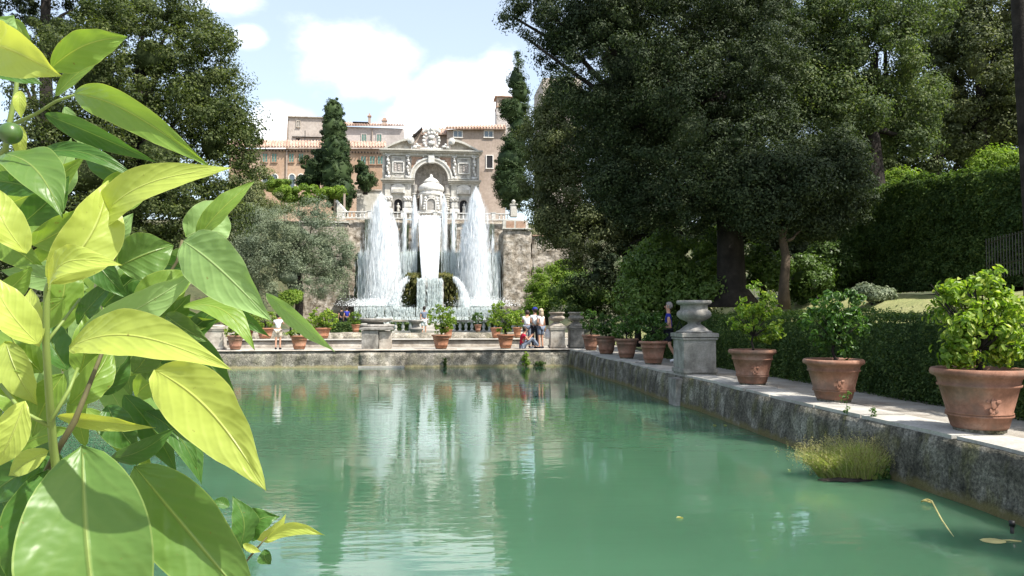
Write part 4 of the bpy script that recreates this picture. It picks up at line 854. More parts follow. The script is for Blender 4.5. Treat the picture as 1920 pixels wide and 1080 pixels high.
# shade trees beyond the right of the frame: they dapple the walkway
tree('shade_oak', 'evergreen oak outside the picture to the right shading the walkway', (14.5, 5.5, 2.5), (14.2, 5.5, 11), .35,
     [(Vector((13.4, 7.3, 12.5)), (2.1, 2.3, 1.6)), (Vector((14.5, 11.6, 13)), (2.4, 2.6, 1.6)), (Vector((16.8, 5.2, 12.5)), (2, 2, 2)), (Vector((15.5, 16, 13)), (2.2, 2.6, 1.6)), (Vector((13.5, -1, 12.5)), (2.6, 2.6, 1.6))], 26000, .24, 'oak', .7, corek=0, shell=.2)
# shrubs on the right
tree('laurel_bush', 'big glossy laurel bush growing between the urn and the great oak trunk', (at(1260, 600, 25.5).x, 25.5, .8), at(1260, 520, 25.5), .12,
     pb(25.5, [(1225, 500, 48, 45), (1270, 540, 62, 55), (1310, 500, 42, 50), (1200, 550, 40, 50), (1320, 560, 50, 40, -1), (1240, 465, 30, 28)]), 42000, .12, 'laurel', .35, cat='bush', shell=.6, corek=.75)
tree('clipped_bush', 'feathery upright green conifer left of the laurel bush', (at(1196, 605, 27).x, 27, .6), at(1196, 500, 27), .1,
     pb(27, [(1198, 545, 18, 55), (1196, 590, 20, 30)]), 14000, .1, 'hedge', .2, cat='bush', shell=.7, corek=.85)
tree('yellow_green_bush', 'bright feathery yellow green bush right of the stone bastion', (at(1025, 590, 58).x, 58, 1), at(1025, 530, 58), .12,
     pb(58, [(1025, 540, 42, 45), (1060, 510, 36, 22), (1010, 570, 28, 30), (1055, 555, 35, 30)]), 26000, .17, 'bright', .5, cat='bush', corek=.75)
tree('dark_shrub', 'low dark hedge like shrubs below the grey oak beyond the pool corner', (at(1110, 590, 48).x, 48, 1), at(1110, 560, 48), .1,
     pb(48, [(1080, 540, 50, 30), (1130, 545, 55, 40), (1170, 560, 40, 40), (1090, 580, 60, 22)]), 30000, .16, 'hedge', .5, cat='bush', corek=.8)
tree('far_bush', 'light green bush in the gap above the tall dark hedge', (at(1700, 380, 30).x, 30, 4), at(1700, 345, 30), .1,
     pb(30, [(1690, 345, 36, 24), (1730, 355, 30, 16), (1665, 360, 26, 16)]), 9000, .13, 'bright', .4, cat='bush', corek=.7)
tree('far_bush', 'yellow green bush behind the right end of the tall hedge', (at(1880, 330, 27).x, 27, 5), at(1880, 300, 27), .1,
     pb(27, [(1870, 300, 40, 18), (1920, 300, 36, 16), (1835, 315, 22, 10)]), 9000, .12, 'bright', .35, cat='bush', corek=.7)
tree('pale_bush', 'small pale grey green bush on the lawn below the tall hedge', (at(1635, 545, 21.5).x, 21.5, 2.0), at(1635, 530, 21.5), .03,
     pb(21.5, [(1630, 548, 28, 14), (1655, 552, 18, 10)]), 4500, .1, 'olive', .2, cat='bush', corek=.75)
tree('under_bush', 'leafy shrub between the great oak trunk and the slim brown trunk', (at(1430, 560, 25).x, 25, 2), at(1430, 520, 25), .08,
     pb(25, [(1430, 500, 40, 50), (1500, 520, 60, 50, 1), (1560, 500, 50, 60, 2), (1340, 470, 26, 50, 1)]), 34000, .12, 'mid', .35, cat='bush', corek=.75)
for i, (px, py, rx, rz, D, lab) in enumerate([(450, 590, 40, 28, 60, 'yellow green citrus shrubs behind the far left pots'), (545, 560, 16, 14, 56, 'small round citrus crown in front of the olive tree')]):
    tree('citrus_shrub', lab, (at(px, 600, D).x, D, .3), at(px, py, D), .06, pb(D, [(px, py, rx, rz)]), 6000, .16, 'bright', .35, cat='shrub', corek=.7)
# ---------- hedges
def hedge(name, label, p0, p1, w, z0, z1, n, size, mat, amp=.12, clumpn=None, zb=None):
    """a clipped hedge from p0 to p1 (ground points), a lumpy body thick with leaves"""
    p0 = Vector((p0[0], p0[1], 0)); p1 = Vector((p1[0], p1[1], 0)); d = (p1 - p0); Ln = d.length; d.normalize(); nn = Vector((-d.y, d.x, 0))
    t = thing(name, label, 'hedge', (p0.x, p0.y, z0[0]))
    m = n; u = rng.random(m); face = rng.choice(3, m, p=[.42, .16, .42]); s = np.where(face == 0, -1, np.where(face == 2, 1, rng.random(m) * 2 - 1)); v = np.where(face == 1, 1, rng.random(m))
    zl = z0[0] + (z0[1] - z0[0]) * u; zh = z1[0] + (z1[1] - z1[0]) * u
    P = np.outer(u * Ln, np.array(d[:])) + np.outer(s * w / 2, np.array(nn[:])) + np.array(p0[:]); P[:, 2] = zl + (zh - zl) * v
    P = P - np.array([p0.x, p0.y, z0[0]])
    q = np.array([noise.noise(Vector(p) * 1.6) + .6 * noise.noise(Vector(p) * 4.5) for p in P[:, :]])
    No = np.where(face[:, None] == 1, np.array([0, 0, 1.0]), s[:, None] * np.array(nn[:])[None, :]).astype(float)
    P = P + No * (q * amp + rng.normal(size=m) * .03 + np.where(rng.random(m) < .03, rng.random(m) * .16, 0))[:, None]
    Nn = unit(No * .7 + np.array([0, 0, .45]) + rng.normal(size=(m, 3)) * .5)
    bm = B(); k = int(max(4, Ln / .8)); rows = []
    for i in range(k + 1):
        uu = i / k; c = p0 + d * Ln * uu - Vector((p0.x, p0.y, 0)); a = z0[0] + (z0[1] - z0[0]) * uu - z0[0]; b = z1[0] + (z1[1] - z1[0]) * uu - z0[0] - amp * .7 - .04; h = w / 2 - amp * .8 - .05
        rows.append([bm.verts.new(c + nn * sx * h + Vector((0, 0, zz))) for sx, zz in ((-1, a), (-1, b), (1, b), (1, a))])
    for r0, r1 in zip(rows, rows[1:]):
        for j in range(4): bm.faces.new([r0[j], r1[j], r1[(j + 1) % 4], r0[(j + 1) % 4]])
    bm.faces.new(rows[0]); bm.faces.new(rows[-1][::-1]); bmesh.ops.triangulate(bm, faces=bm.faces[:]); bm.verts.ensure_lookup_table()
    ev = np.array([x.co[:] for x in bm.verts]); bm.verts.index_update(); ef = np.array([[x.index for x in f.verts] for f in bm.faces]); bm.free()
    obj('foliage', leafmesh('foliage', P, Nn, size * (.7 + .6 * rng.random(m)), .5, .1, extra=(ev, ef)), mat, t)
    return t
hedge('low_hedge', 'long clipped dark green hedge along the right walkway behind the pots', (8.55, 4), (8.45, 27.5), 1.0, (-.05, -.05), (1.42, 1.42), 120000, .062, 'hedge', .16)
hedge('tall_hedge', 'tall dark clipped hedge at the top of the lawn on the right', (at(1935, 500, 18.5).x + 1.3, 15.9), (at(1590, 500, 29).x, 29), 1.6, (2.2, 2.3), (at(1920, 314, 18.5).z, at(1600, 368, 29).z), 170000, .10, 'hedge', .34)
a = at(735, 606, 57.5)
for (x0, x1, lab) in ((620, 676, 'short clipped hedge left of the small balustrade'), (733, 783, 'clipped hedge behind the left part of the small balustrade'), (850, 960, 'clipped hedge behind the right part of the small balustrade')):
    a = at(x0, 618, 46); b = at(x1, 618, 46); hedge('box_hedge', lab, (a.x, 46), (b.x, 46), .7, (.2, .2), (at(x0, 606, 46).z,) * 2, 5000, .12, 'hedge', .06)
# balustrade of the upper pond
for (x0, x1, lab) in ((735, 790, 'small pale balustrade left of the centre in front of the basin'), (846, 1000, 'small pale balustrade right of the centre in front of the basin')):
    a = at(x0, 622, 45); b = at(x1, 622, 45); balustrade('low_balustrade', lab, a.x, b.x, 45, a.z - .05, .34, .8, [], 'wallm')
# iron fence at the right end of the tall hedge
a = at(1850, 505, 17.5); b = at(1935, 490, 16.0); t = thing('iron_fence', 'dark iron railing at the right foot of the tall hedge', 'fence')
bm = B(); tube(bm, [(a.x, 17.5, a.z + .08), (b.x, 16, b.z + .08)], .012, 6); tube(bm, [(a.x, 17.5, a.z + .62), (b.x, 16, b.z + .75)], .012, 6); obj('rail', bm, 'iron', t)
bm = B()
for i in range(16): u = i / 15; p = Vector((a.x, 17.5, a.z)).lerp(Vector((b.x, 16, b.z)), u); tube(bm, [p + Vector((0, 0, -.25)), p + Vector((0, 0, .75))], .008, 5)
obj('bar', bm, 'iron', t)
# ================================================================ POTS
POT = [(0, 0), (.56, 0), (.585, .03), (.60, .06), (.655, .27), (.70, .285), (.705, .32), (.67, .335), (.70, .35), (.70, .375), (.675, .39), (.82, .97), (.865, .985), (.87, 1.03), (.84, 1.05), (.87, 1.17), (.93, 1.22), (1.0, 1.25), (1.015, 1.31), (1.0, 1.37), (.96, 1.40), (.91, 1.39), (.88, 1.33)]
def potted(px, rimy, basey, w, D, crownpx, n, size, lab, mat='lemon', pmat='terra', tr=.035, fine=True, z=.03, dark=False, name='potted_lemon_tree', emblem=False, group='potted citrus trees around the pool'):
    c = at(px, basey, D); R0 = w / 2 / F * D; h = (basey - rimy) / F * D; s = h / 1.4
    t = thing(name, lab, 'potted tree', (c.x, D, z), 0, group)
    bm = B(); lathe(bm, [(r * R0, q * s + .03) for r, q in POT] + [(.86 * R0, 1.30 * s)], 40, mod=lambda a, zz: 1 + .006 * math.sin(2 * a + px) + .004 * math.sin(5 * a)); p = obj('pot', bm, pmat, t, True)
    bm = B(); blob(bm, (0, 0, 1.24 * s + .03), (.87 * R0, .87 * R0, .05), 3, 3, .3, px); obj('soil', bm, 'soil', t, True)
    bm = B(); lathe(bm, [(0, -.01), (.55 * R0, -.01), (.56 * R0, .035), (0, .035)], 16); obj('stand', bm, 'wallr', t)
    if emblem:
        bm = B(); r = .755 * R0; ang = R(-105)
        def on(u, v): a_ = ang + u / r; return (r * math.cos(a_), r * math.sin(a_), .66 * s + v)
        k = h * .11
        for (u_, v_, a_, b_) in ((0, .2, .5, .9), (-.7, .5, .45, .3), (.7, .5, .45, .3), (0, 1.2, .3, .3), (-.4, -.8, .3, .4), (.4, -.8, .3, .4), (0, -1.2, .5, .2)): blob(bm, on(u_ * k, v_ * k), (a_ * k, .006, b_ * k), 2, 2, .3, u_)
        obj('emblem', bm, pmat, p, True)
    bl = pb(D, crownpx); bl = [(Vector(q) - Vector(t.location), r) for q, r in bl]; cc = sum((b[0] for b in bl), Vector()) / len(bl)
    bm = B(); fork = Vector((0.02, 0, 1.3 * s + (cc.z - 1.3 * s) * .45)); limb(bm, (0, 0, 1.2 * s), fork, tr, tr * .75, .06)
    rr = random.Random(int(px))
    for b, r in bl:
        for k in range(4):
            e = b + Vector((rr.uniform(-1, 1) * r[0] * .7, rr.uniform(-1, 1) * r[1] * .7, rr.uniform(-.4, .8) * r[2])); limb(bm, fork, e, tr * .45, tr * .12, .08, 5, 6)
    obj('trunk', bm, 'bark', t, True)
    cr = crown('crown', bl, n, size, mat, t, clump=max(.09, R0 * .22), asp=.5, corek=0, fine=fine, per=16, shell=.45, droop=.8, upb=.5, pocket=.09)
    return t
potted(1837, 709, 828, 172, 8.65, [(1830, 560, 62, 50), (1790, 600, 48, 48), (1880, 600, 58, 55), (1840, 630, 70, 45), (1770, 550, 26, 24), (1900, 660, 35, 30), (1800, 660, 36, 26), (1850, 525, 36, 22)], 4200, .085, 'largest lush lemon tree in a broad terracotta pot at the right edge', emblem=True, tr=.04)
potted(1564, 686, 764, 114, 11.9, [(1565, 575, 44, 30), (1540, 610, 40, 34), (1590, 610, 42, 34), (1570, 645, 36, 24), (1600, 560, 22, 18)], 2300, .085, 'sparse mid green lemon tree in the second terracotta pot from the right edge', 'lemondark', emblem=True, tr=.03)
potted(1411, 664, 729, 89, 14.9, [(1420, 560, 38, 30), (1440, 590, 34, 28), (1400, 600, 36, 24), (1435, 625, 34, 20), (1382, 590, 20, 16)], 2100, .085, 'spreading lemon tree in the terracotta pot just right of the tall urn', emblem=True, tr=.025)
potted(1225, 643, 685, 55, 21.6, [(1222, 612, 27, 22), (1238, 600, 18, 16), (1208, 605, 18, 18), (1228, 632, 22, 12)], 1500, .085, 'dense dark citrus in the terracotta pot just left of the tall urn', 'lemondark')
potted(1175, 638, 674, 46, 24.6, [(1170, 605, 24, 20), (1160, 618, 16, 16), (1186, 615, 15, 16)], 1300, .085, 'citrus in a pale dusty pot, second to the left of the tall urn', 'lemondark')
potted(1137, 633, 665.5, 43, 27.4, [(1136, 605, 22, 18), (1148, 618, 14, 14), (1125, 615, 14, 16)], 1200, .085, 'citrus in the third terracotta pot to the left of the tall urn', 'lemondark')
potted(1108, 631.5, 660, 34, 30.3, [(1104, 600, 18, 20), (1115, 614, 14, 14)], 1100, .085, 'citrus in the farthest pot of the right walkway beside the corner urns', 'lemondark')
# far wall row
potted(827, 631, 656.5, 36, 32.4, [(828, 592, 25, 22), (820, 606, 18, 18), (838, 604, 16, 18), (828, 618, 14, 9)], 2400, .085, 'round bright lemon tree in a terracotta pot in the middle of the far wall', pmat='terrafar')
potted(948, 629.5, 655, 34, 32.4, [(936, 582, 20, 17), (948, 600, 26, 18), (962, 598, 16, 14), (942, 615, 16, 10)], 2400, .085, 'bright irregular lemon tree in a pot beside the seated visitor in red', pmat='terrafar')
potted(561, 636, 660.5, 33, 32.4, [(557, 622, 22, 9), (566, 614, 14, 10)], 600, .085, 'thin citrus in a brown pot on the far wall right of the visitor in white', pmat='terrafar')
potted(441, 637, 662, 30, 32.4, [(440, 620, 18, 14), (448, 608, 14, 10)], 700, .085, 'small citrus pot on the far wall left of the visitor in white', pmat='terra')
G2 = 'potted citrus trees on the raised tier'
potted(605, 617, 636, 31, 35.9, [(602, 594, 24, 20), (615, 600, 20, 16), (590, 602, 16, 16)], 2200, .09, 'bright round citrus in an orange pot on the raised tier left of the stone pedestal', pmat='terrafar', z=.37, group=G2)
potted(497, 618, 637, 33, 35.9, [(500, 598, 24, 16), (480, 600, 18, 16)], 1600, .09, 'citrus in an orange pot on the raised tier behind the visitor in white', pmat='terrafar', z=.37, group=G2)
potted(462, 616, 636, 30, 36.4, [(462, 596, 26, 20)], 1600, .09, 'leafy citrus on the raised tier half hidden by the foreground leaves', pmat='terrafar', z=.37, group=G2)
potted(840, 612, 632, 20, 35.9, [(842, 600, 14, 12)], 500, .09, 'orange pot behind the middle lemon tree of the far wall', pmat='terrafar', z=.37, group=G2)
potted(930, 613, 632, 22, 35.9, [(925, 600, 14, 12)], 500, .09, 'orange pot on the tier behind the irregular lemon tree', pmat='terrafar', z=.37, group=G2)
potted(970, 609, 628, 18, 36.4, [(972, 596, 16, 14)], 800, .09, 'small citrus on the tier just left of the standing visitors', pmat='terrafar', z=.37, group=G2)
potted(667, 609, 623, 17, 37.6, [(665, 597, 12, 12)], 700, .08, 'small round shrub in a pot left of the large stone basin', 'bright', pmat='terrafar', z=.62, group=G2, tr=.02)
potted(896, 608, 621, 14, 37.6, [(896, 594, 11, 9)], 600, .08, 'small round shrub in a pot before the right small balustrade', 'lemondark', pmat='terra', z=.62, group=G2, tr=.02)
# ================================================================ URNS
def urn_parts(t, R0, h, z0, pw, ph, mat='urn', capov=.08):
    prof = [(0, 0), (1.06, 0), (1.06, .03), (.86, .07), (.72, .13), (.56, .2), (.42, .25), (.36, .28), (.40, .30), (.37, .32), (.55, .36), (.85, .43), (1.0, .52), (1.01, .6), (.92, .67), (.82, .70), (.80, .73), (.80, .84), (.84, .86), (1.0, .89), (1.04, .93), (1.03, .975), (.97, 1.0), (.88, 1.0), (.8, .95), (0, .93)]
    bm = B(); lathe(bm, [(r * R0, z * h) for r, z in prof], 48, (0, 0, z0), mod=lambda a, z: 1 + (.045 * abs(math.sin(9 * a)) - .02 if .34 * h < z < .69 * h else 0)); obj('urn', bm, mat, t, True)
def pedestal(t, w, h, mat, mat2=None, y=0):
    bm = rough_box(-w / 2, w / 2, -w / 2, w / 2, -.04, h - .12, .12, .008, 3, .008); obj('shaft', bm, mat, t)
    bm = rough_box(-w / 2 - .06, w / 2 + .06, -w / 2 - .06, w / 2 + .06, h - .117, h, .12, .006, 3, .012); obj('cap', bm, mat, t)
    bm = B(); box(bm, -w / 2 - .035, w / 2 + .035, -w / 2 - .035, w / 2 + .035, h - .17, h - .121, .012); obj('moulding', bm, mat, t); bm = B(); box(bm, -w / 2 - .03, w / 2 + .03, -w / 2 - .03, w / 2 + .03, .03, .12, .01); obj('moulding', bm, mat, t)
G3 = 'stone urns on pedestals around the pool'
c = at(1300, 703, 18.0); t = thing('stone_urn', 'large weathered fluted stone urn on a square pedestal on the right pool wall', 'urn', (c.x + .03, 18.0, .03), 0, G3)
pedestal(t, .80, .98, 'urn'); urn_parts(t, .405, .77, .982, .8, .98)
for px, D, lab in ((1044, 32.9, 'fluted stone urn on a pedestal nearest the standing visitors at the pool corner'), (1080, 33.1, 'darker fluted stone urn on a pedestal at the start of the right walkway')):
    c = at(px, 655, D); t = thing('stone_urn', lab, 'urn', (c.x, D, .03), 0, G3)
    pedestal(t, .62, .95, 'wallm' if px < 1060 else 'urn'); urn_parts(t, .34, .60, .952, .6, .9, 'wallm' if px < 1060 else 'urn')
c = at(706, 655, 32.9); t = thing('pedestal', 'broad bare stone pedestal in the middle of the far wall below the round basins', 'pedestal', (c.x, 33.0, .03))
obj('shaft', rough_box(-.62, .1, -.4, .4, -.04, .78, .15, .02, 3, .02), 'urn', t); obj('shaft', rough_box(.103, .62, -.3, .4, -.04, .74, .15, .02, 3, .02), 'wallm', t); obj('cap', rough_box(-.72, .72, -.5, .5, .783, .9, .15, .01, 3, .02), 'urn', t)
t = thing('stone_basin', 'large shallow round stone basin with two lips behind the bare pedestal', 'fountain', (at(704, 620, 38.6).x, 38.6, .14))
bm = B(); lathe(bm, [(0, 0), (.35, 0), (.3, .3), (.32, .5), (.5, .56), (.9, .72), (.95, .82), (.9, .86), (.45, .86), (.4, .9), (.38, .95), (.7, .99), (.86, 1.1), (.82, 1.16), (0, 1.1)], 32, mod=lambda a, z: 1 + (.03 * abs(math.sin(8 * a)) if .5 < z < .8 else 0)); obj('bowl', bm, 'greyst', t, True)
t = thing('stone_basin', 'small two tiered stone vase between the round basin and the middle lemon tree', 'fountain', (at(780, 620, 38.6).x, 38.6, .14))
bm = B(); lathe(bm, [(0, 0), (.3, 0), (.25, .5), (.36, .6), (.38, .66), (.2, .7), (.16, .85), (.22, .9), (.38, 1.0), (.4, 1.08), (0, 1.05)], 24); obj('bowl', bm, 'greyst', t, True)
c = at(405, 655, 33); t = thing('stone_pedestal', 'pale stone pedestal with a rounded top at the left of the far wall', 'pedestal', (c.x, 33, .03)); pedestal(t, .7, .95, 'wallm'); urn_parts(t, .38, .5, .95, .6, .9, 'wallm')
# ================================================================ PEOPLE
def skinmesh(name, joints, edges, mat, parent, root, sub=1, smooth=True):
    bm = B(); sk = bm.verts.layers.skin.verify(); vs = {}
    for k, (p, r) in joints.items(): v = bm.verts.new(p); v[sk].radius = (r, r) if not hasattr(r, '__len__') else r; v[sk].use_root = (k == root); vs[k] = v
    for a, b in edges: bm.edges.new((vs[a], vs[b]))
    me = bpy.data.meshes.new(name); bm.to_mesh(me); bm.free(); me.materials.append(Mt[mat]); o = bpy.data.objects.new(name, me); COL.objects.link(o); o.parent = parent
    s = o.modifiers.new('skin', 'SKIN'); s.use_smooth_shade = smooth; s.branch_smoothing = .4; m = o.modifiers.new('sub', 'SUBSURF'); m.levels = sub; m.render_levels = sub; return o
POSE = dict(pelvis=(0, 0, .95), spine=(0, 0, 1.13), chest=(0, 0, 1.32), neck=(0, 0, 1.46), jaw=(0, .01, 1.54), head=(0, .0, 1.63), crownp=(0, -.01, 1.69),
            hipL=(-.09, 0, .90), hipR=(.09, 0, .90), kneeL=(-.10, .02, .50), kneeR=(.10, .02, .50), ankL=(-.10, -.02, .08), ankR=(.10, -.02, .08), toeL=(-.11, .15, .035), toeR=(.11, .15, .035),
            shL=(-.17, 0, 1.38), shR=(.17, 0, 1.38), elL=(-.22, -.01, 1.12), elR=(.22, -.01, 1.12), wrL=(-.23, .04, .88), wrR=(.23, .04, .88))
def person(label, loc, rz, pose={}, shirt='white', trou='jeans', longt=True, hair='hair', cap=None, hgt=1.0, sleeve=.5, longhair=False, shorts_len=.5):
    P = {k: Vector(v) for k, v in {**POSE, **pose}.items()}; t = thing('person', label, 'person', loc, rz); t.scale = (hgt,) * 3
    RAD = dict(pelvis=.115, spine=.105, chest=.13, neck=.05, jaw=.075, head=.09, crownp=.06, hipL=.085, hipR=.085, kneeL=.055, kneeR=.055, ankL=.036, ankR=.036, toeL=.03, toeR=.03, shL=.055, shR=.055, elL=.04, elR=.04, wrL=.026, wrR=.026)
    J = {k: (P[k], RAD[k]) for k in P}
    E = [('pelvis', 'spine'), ('spine', 'chest'), ('chest', 'neck'), ('neck', 'jaw'), ('jaw', 'head'), ('head', 'crownp')]
    for s in 'LR': E += [('pelvis', 'hip' + s), ('hip' + s, 'knee' + s), ('knee' + s, 'ank' + s), ('ank' + s, 'toe' + s), ('chest', 'sh' + s), ('sh' + s, 'el' + s), ('el' + s, 'wr' + s)]
    for s in 'LR':
        w = P['wr' + s]; d = (w - P['el' + s]).normalized(); u = d.cross(Vector((0, 1, .3))).normalized(); pm = w + d * .07; J['palm' + s] = (pm, (.022, .034)); E.append(('wr' + s, 'palm' + s))
        for i in range(4):
            a = pm + d * .045 + u * (.018 * (i - 1.5)); b = a + d * (.05 + .01 * (i in (1, 2))) + Vector((0, .015, 0)); J['f%s%da' % (s, i)] = (a, .009); J['f%s%db' % (s, i)] = (b, .007); E += [('palm' + s, 'f%s%da' % (s, i)), ('f%s%da' % (s, i), 'f%s%db' % (s, i))]
        a = w + d * .04 + u * .035; b = a + d * .04 + u * .02; J['t%sa' % s] = (a, .01); J['t%sb' % s] = (b, .008); E += [('wr' + s, 't%sa' % s), ('t%sa' % s, 't%sb' % s)]
    skinmesh('body', J, E, 'skin', t, 'pelvis')
    # clothes follow the same skeleton, a little wider
    C = {k: (P[k], RAD[k] + .022) for k in ('spine', 'chest', 'shL', 'shR')}; C['pelvis'] = (P['pelvis'], RAD['pelvis'] + .03); C['collar'] = (P['chest'].lerp(P['neck'], .75), .07)
    for s in 'LR': C['el' + s] = (P['sh' + s].lerp(P['el' + s], sleeve), .06)
    skinmesh('shirt', C, [('pelvis', 'spine'), ('spine', 'chest'), ('chest', 'collar'), ('chest', 'shL'), ('chest', 'shR'), ('shL', 'elL'), ('shR', 'elR')], shirt, t, 'pelvis')
    C = {'pelvis': (P['pelvis'] + Vector((0, 0, .02)), .135)}; E = []
    for s in 'LR':
        C['hip' + s] = (P['hip' + s], .105); E.append(('pelvis', 'hip' + s)); k = P['knee' + s]
        if longt: C['knee' + s] = (k, .075); C['ank' + s] = (P['ank' + s] + Vector((0, 0, .03)), .06); E += [('hip' + s, 'knee' + s), ('knee' + s, 'ank' + s)]
        else: C['knee' + s] = (P['hip' + s].lerp(k, .85), .09); E.append(('hip' + s, 'knee' + s))
    skinmesh('trousers' if longt else 'shorts', C, E, trou, t, 'pelvis')
    hd = P['head']; bm = B(); blob(bm, (hd.x, hd.y - .025, hd.z + .015), (.098, .105, .115), 3, 2, .12, 1)
    if longhair: blob(bm, (hd.x, hd.y - .07, hd.z - .1), (.09, .06, .16), 2, 2, .2, 2)
    bmesh.ops.delete(bm, geom=[v for v in bm.verts if v.co.y > hd.y + .055 and v.co.z < hd.z + .07], context='VERTS'); obj('hair', bm, hair, t, True)
    bm = B(); blob(bm, (hd.x, hd.y + .10, hd.z - .02), (.014, .022, .022), 1, 1, 0); obj('nose', bm, 'skin', t, True)
    for s in (-1, 1):
        bm = B(); blob(bm, (hd.x + s * .035, hd.y + .083, hd.z + .01), (.013, .01, .009), 1, 1, 0); obj('eye', bm, 'dark', t, True)
        bm = B(); blob(bm, (hd.x + s * .095, hd.y, hd.z - .005), (.014, .024, .032), 1, 1, 0); obj('ear', bm, 'skin', t, True)
    bm = B(); blob(bm, (hd.x, hd.y + .085, hd.z - .06), (.028, .01, .008), 1, 1, 0); obj('mouth', bm, 'red', t, True)
    for s in 'LR':
        a = P['ank' + s]; q = P['toe' + s]; bm = B(); dd = (q - a); dd.z = 0
        tube(bm, [a - dd * .25 + Vector((0, 0, -.03)), a.lerp(q, .4) + Vector((0, 0, -.02)), q + dd * .15], [.045, .048, .035], 8); obj('shoe', bm, 'white' if trou == 'black' else 'black', t, True)
    if cap:
        bm = B(); lathe(bm, [(.11, .02), (.112, .06), (.09, .11), (.04, .135), (0, .14)], 16, (hd.x, hd.y - .01, hd.z)); box(bm, hd.x - .07, hd.x + .07, hd.y + .08, hd.y + .18, hd.z + .025, hd.z + .035); obj('cap', bm, cap, t, True)
    return t
UP = dict(elL=(-.24, .12, 1.2), wrL=(-.1, .25, 1.42), elR=(.24, .12, 1.2), wrR=(.1, .25, 1.42))
x = at(521, 655, 32.7).x
person('person in a white tee and beige shorts photographing the fountain from the far wall', (x, 32.7, .03), 0, UP, 'white', 'beige', False, hgt=.86)
x = at(1003, 655, 32.6).x
person('person in a blue cap, white top and black trousers on the far wall', (x, 32.6, .03), R(15), dict(wrL=(-.1, .2, 1.1)), 'white', 'black', True, cap='blue')
x = at(1014, 655, 32.5).x
person('fair haired person in a cream blouse and denim shorts standing nearest the corner urn', (x, 32.5, .03), R(40), dict(wrL=(-.05, .22, 1.15), wrR=(.3, .02, .9)), 'pinkish', 'jeans', False, 'fairhair', longhair=True, hgt=.97)
x = at(989, 655, 33.2).x
person('person in a white shirt and jeans leaning forward at the left of the group', (x, 33.3, .03), R(-10), dict(spine=(0, .05, 1.1), chest=(0, .12, 1.27), neck=(0, .2, 1.38), jaw=(0, .24, 1.44), head=(0, .27, 1.52), crownp=(0, .28, 1.58), shL=(-.18, .12, 1.33), shR=(.18, .12, 1.33), elL=(-.22, .25, 1.1), elR=(.22, .25, 1.1), wrL=(-.1, .42, 1.15), wrR=(.1, .42, 1.15)), 'white', 'jeans', True)
x = at(979, 655, 32.4).x
SIT = dict(pelvis=(0, 0, .13), spine=(0, -.01, .32), chest=(0, .04, .52), neck=(0, .1, .66), jaw=(0, .14, .73), head=(0, .15, .82), crownp=(0, .14, .88), hipL=(-.09, .03, .12), hipR=(.09, .03, .12), kneeL=(-.1, .42, .40), kneeR=(.1, .42, .45), ankL=(-.1, .62, .07), ankR=(.1, .7, .07), toeL=(-.1, .78, .03), toeR=(.1, .86, .03), shL=(-.17, .04, .58), shR=(.17, .04, .58), elL=(-.2, .22, .38), elR=(.2, .2, .36), wrL=(-.06, .38, .52), wrR=(.06, .38, .5))
person('person in a red tee and grey jeans sitting on the far wall', (x, 32.4, .03), R(-80), SIT, 'red', 'jeans', True)
x = at(1232, 690, 24).x
person('grey haired person in a blue shirt walking behind the potted citrus beside the tall urn', (x, 22.8, 0), R(75), dict(kneeR=(.1, .15, .5), ankR=(.1, .28, .1), toeR=(.11, .42, .06), kneeL=(-.1, -.02, .5), ankL=(-.1, -.22, .12), toeL=(-.11, -.06, .04), wrL=(-.2, .25, .98), elL=(-.23, 0, 1.12)), 'blue', 'black', False, 'greyhair', hgt=1.05)
t = thing('handbag', 'dark blue shoulder bag carried by the walking person in blue', 'bag', (x + .28, 22.6, .62)); bm = B(); box(bm, -.12, .12, -.07, .07, 0, .33, .03); obj('bag_body', bm, 'jeans', t, True); bm = B(); tube(bm, [(-.1, 0, .32), (-.06, 0, .5), (.0, 0, .62), (.06, 0, .5), (.1, 0, .32)], .012, 6); obj('strap', bm, 'black', t, True)
x = at(795, 620, 43).x
person('person in a pale blue top and white skirt standing before the waterfall', (x, 43, .3), R(20), {}, 'jeans', 'white', False, 'hair', hgt=.95)
for px, sh, lab in ((640, 'black', 'distant person in dark clothes left of the round potted shrub'), (650, 'blue', 'distant person in navy beside the round potted shrub')):
    x = at(px, 610, 58).x; person(lab, (x, 58, .35), R(30), {}, sh, 'black', True, 'hair')
t = thing('white_bag', 'white carrier bag resting on the wall by the corner urn', 'bag', (at(1028, 630, 33.0).x, 33.0, .42)); bm = B(); lathe(bm, [(0, 0), (.12, 0), (.15, .1), (.14, .3), (.08, .4), (.04, .44)], 12, mod=lambda a, z: 1 + .15 * math.sin(3 * a)); obj('bag_body', bm, 'white', t, True); bm = B(); tube(bm, [(-.08, 0, .38), (-.05, 0, .5), (.05, 0, .5), (.08, 0, .38)], .012, 6); obj('handle', bm, 'white', t)
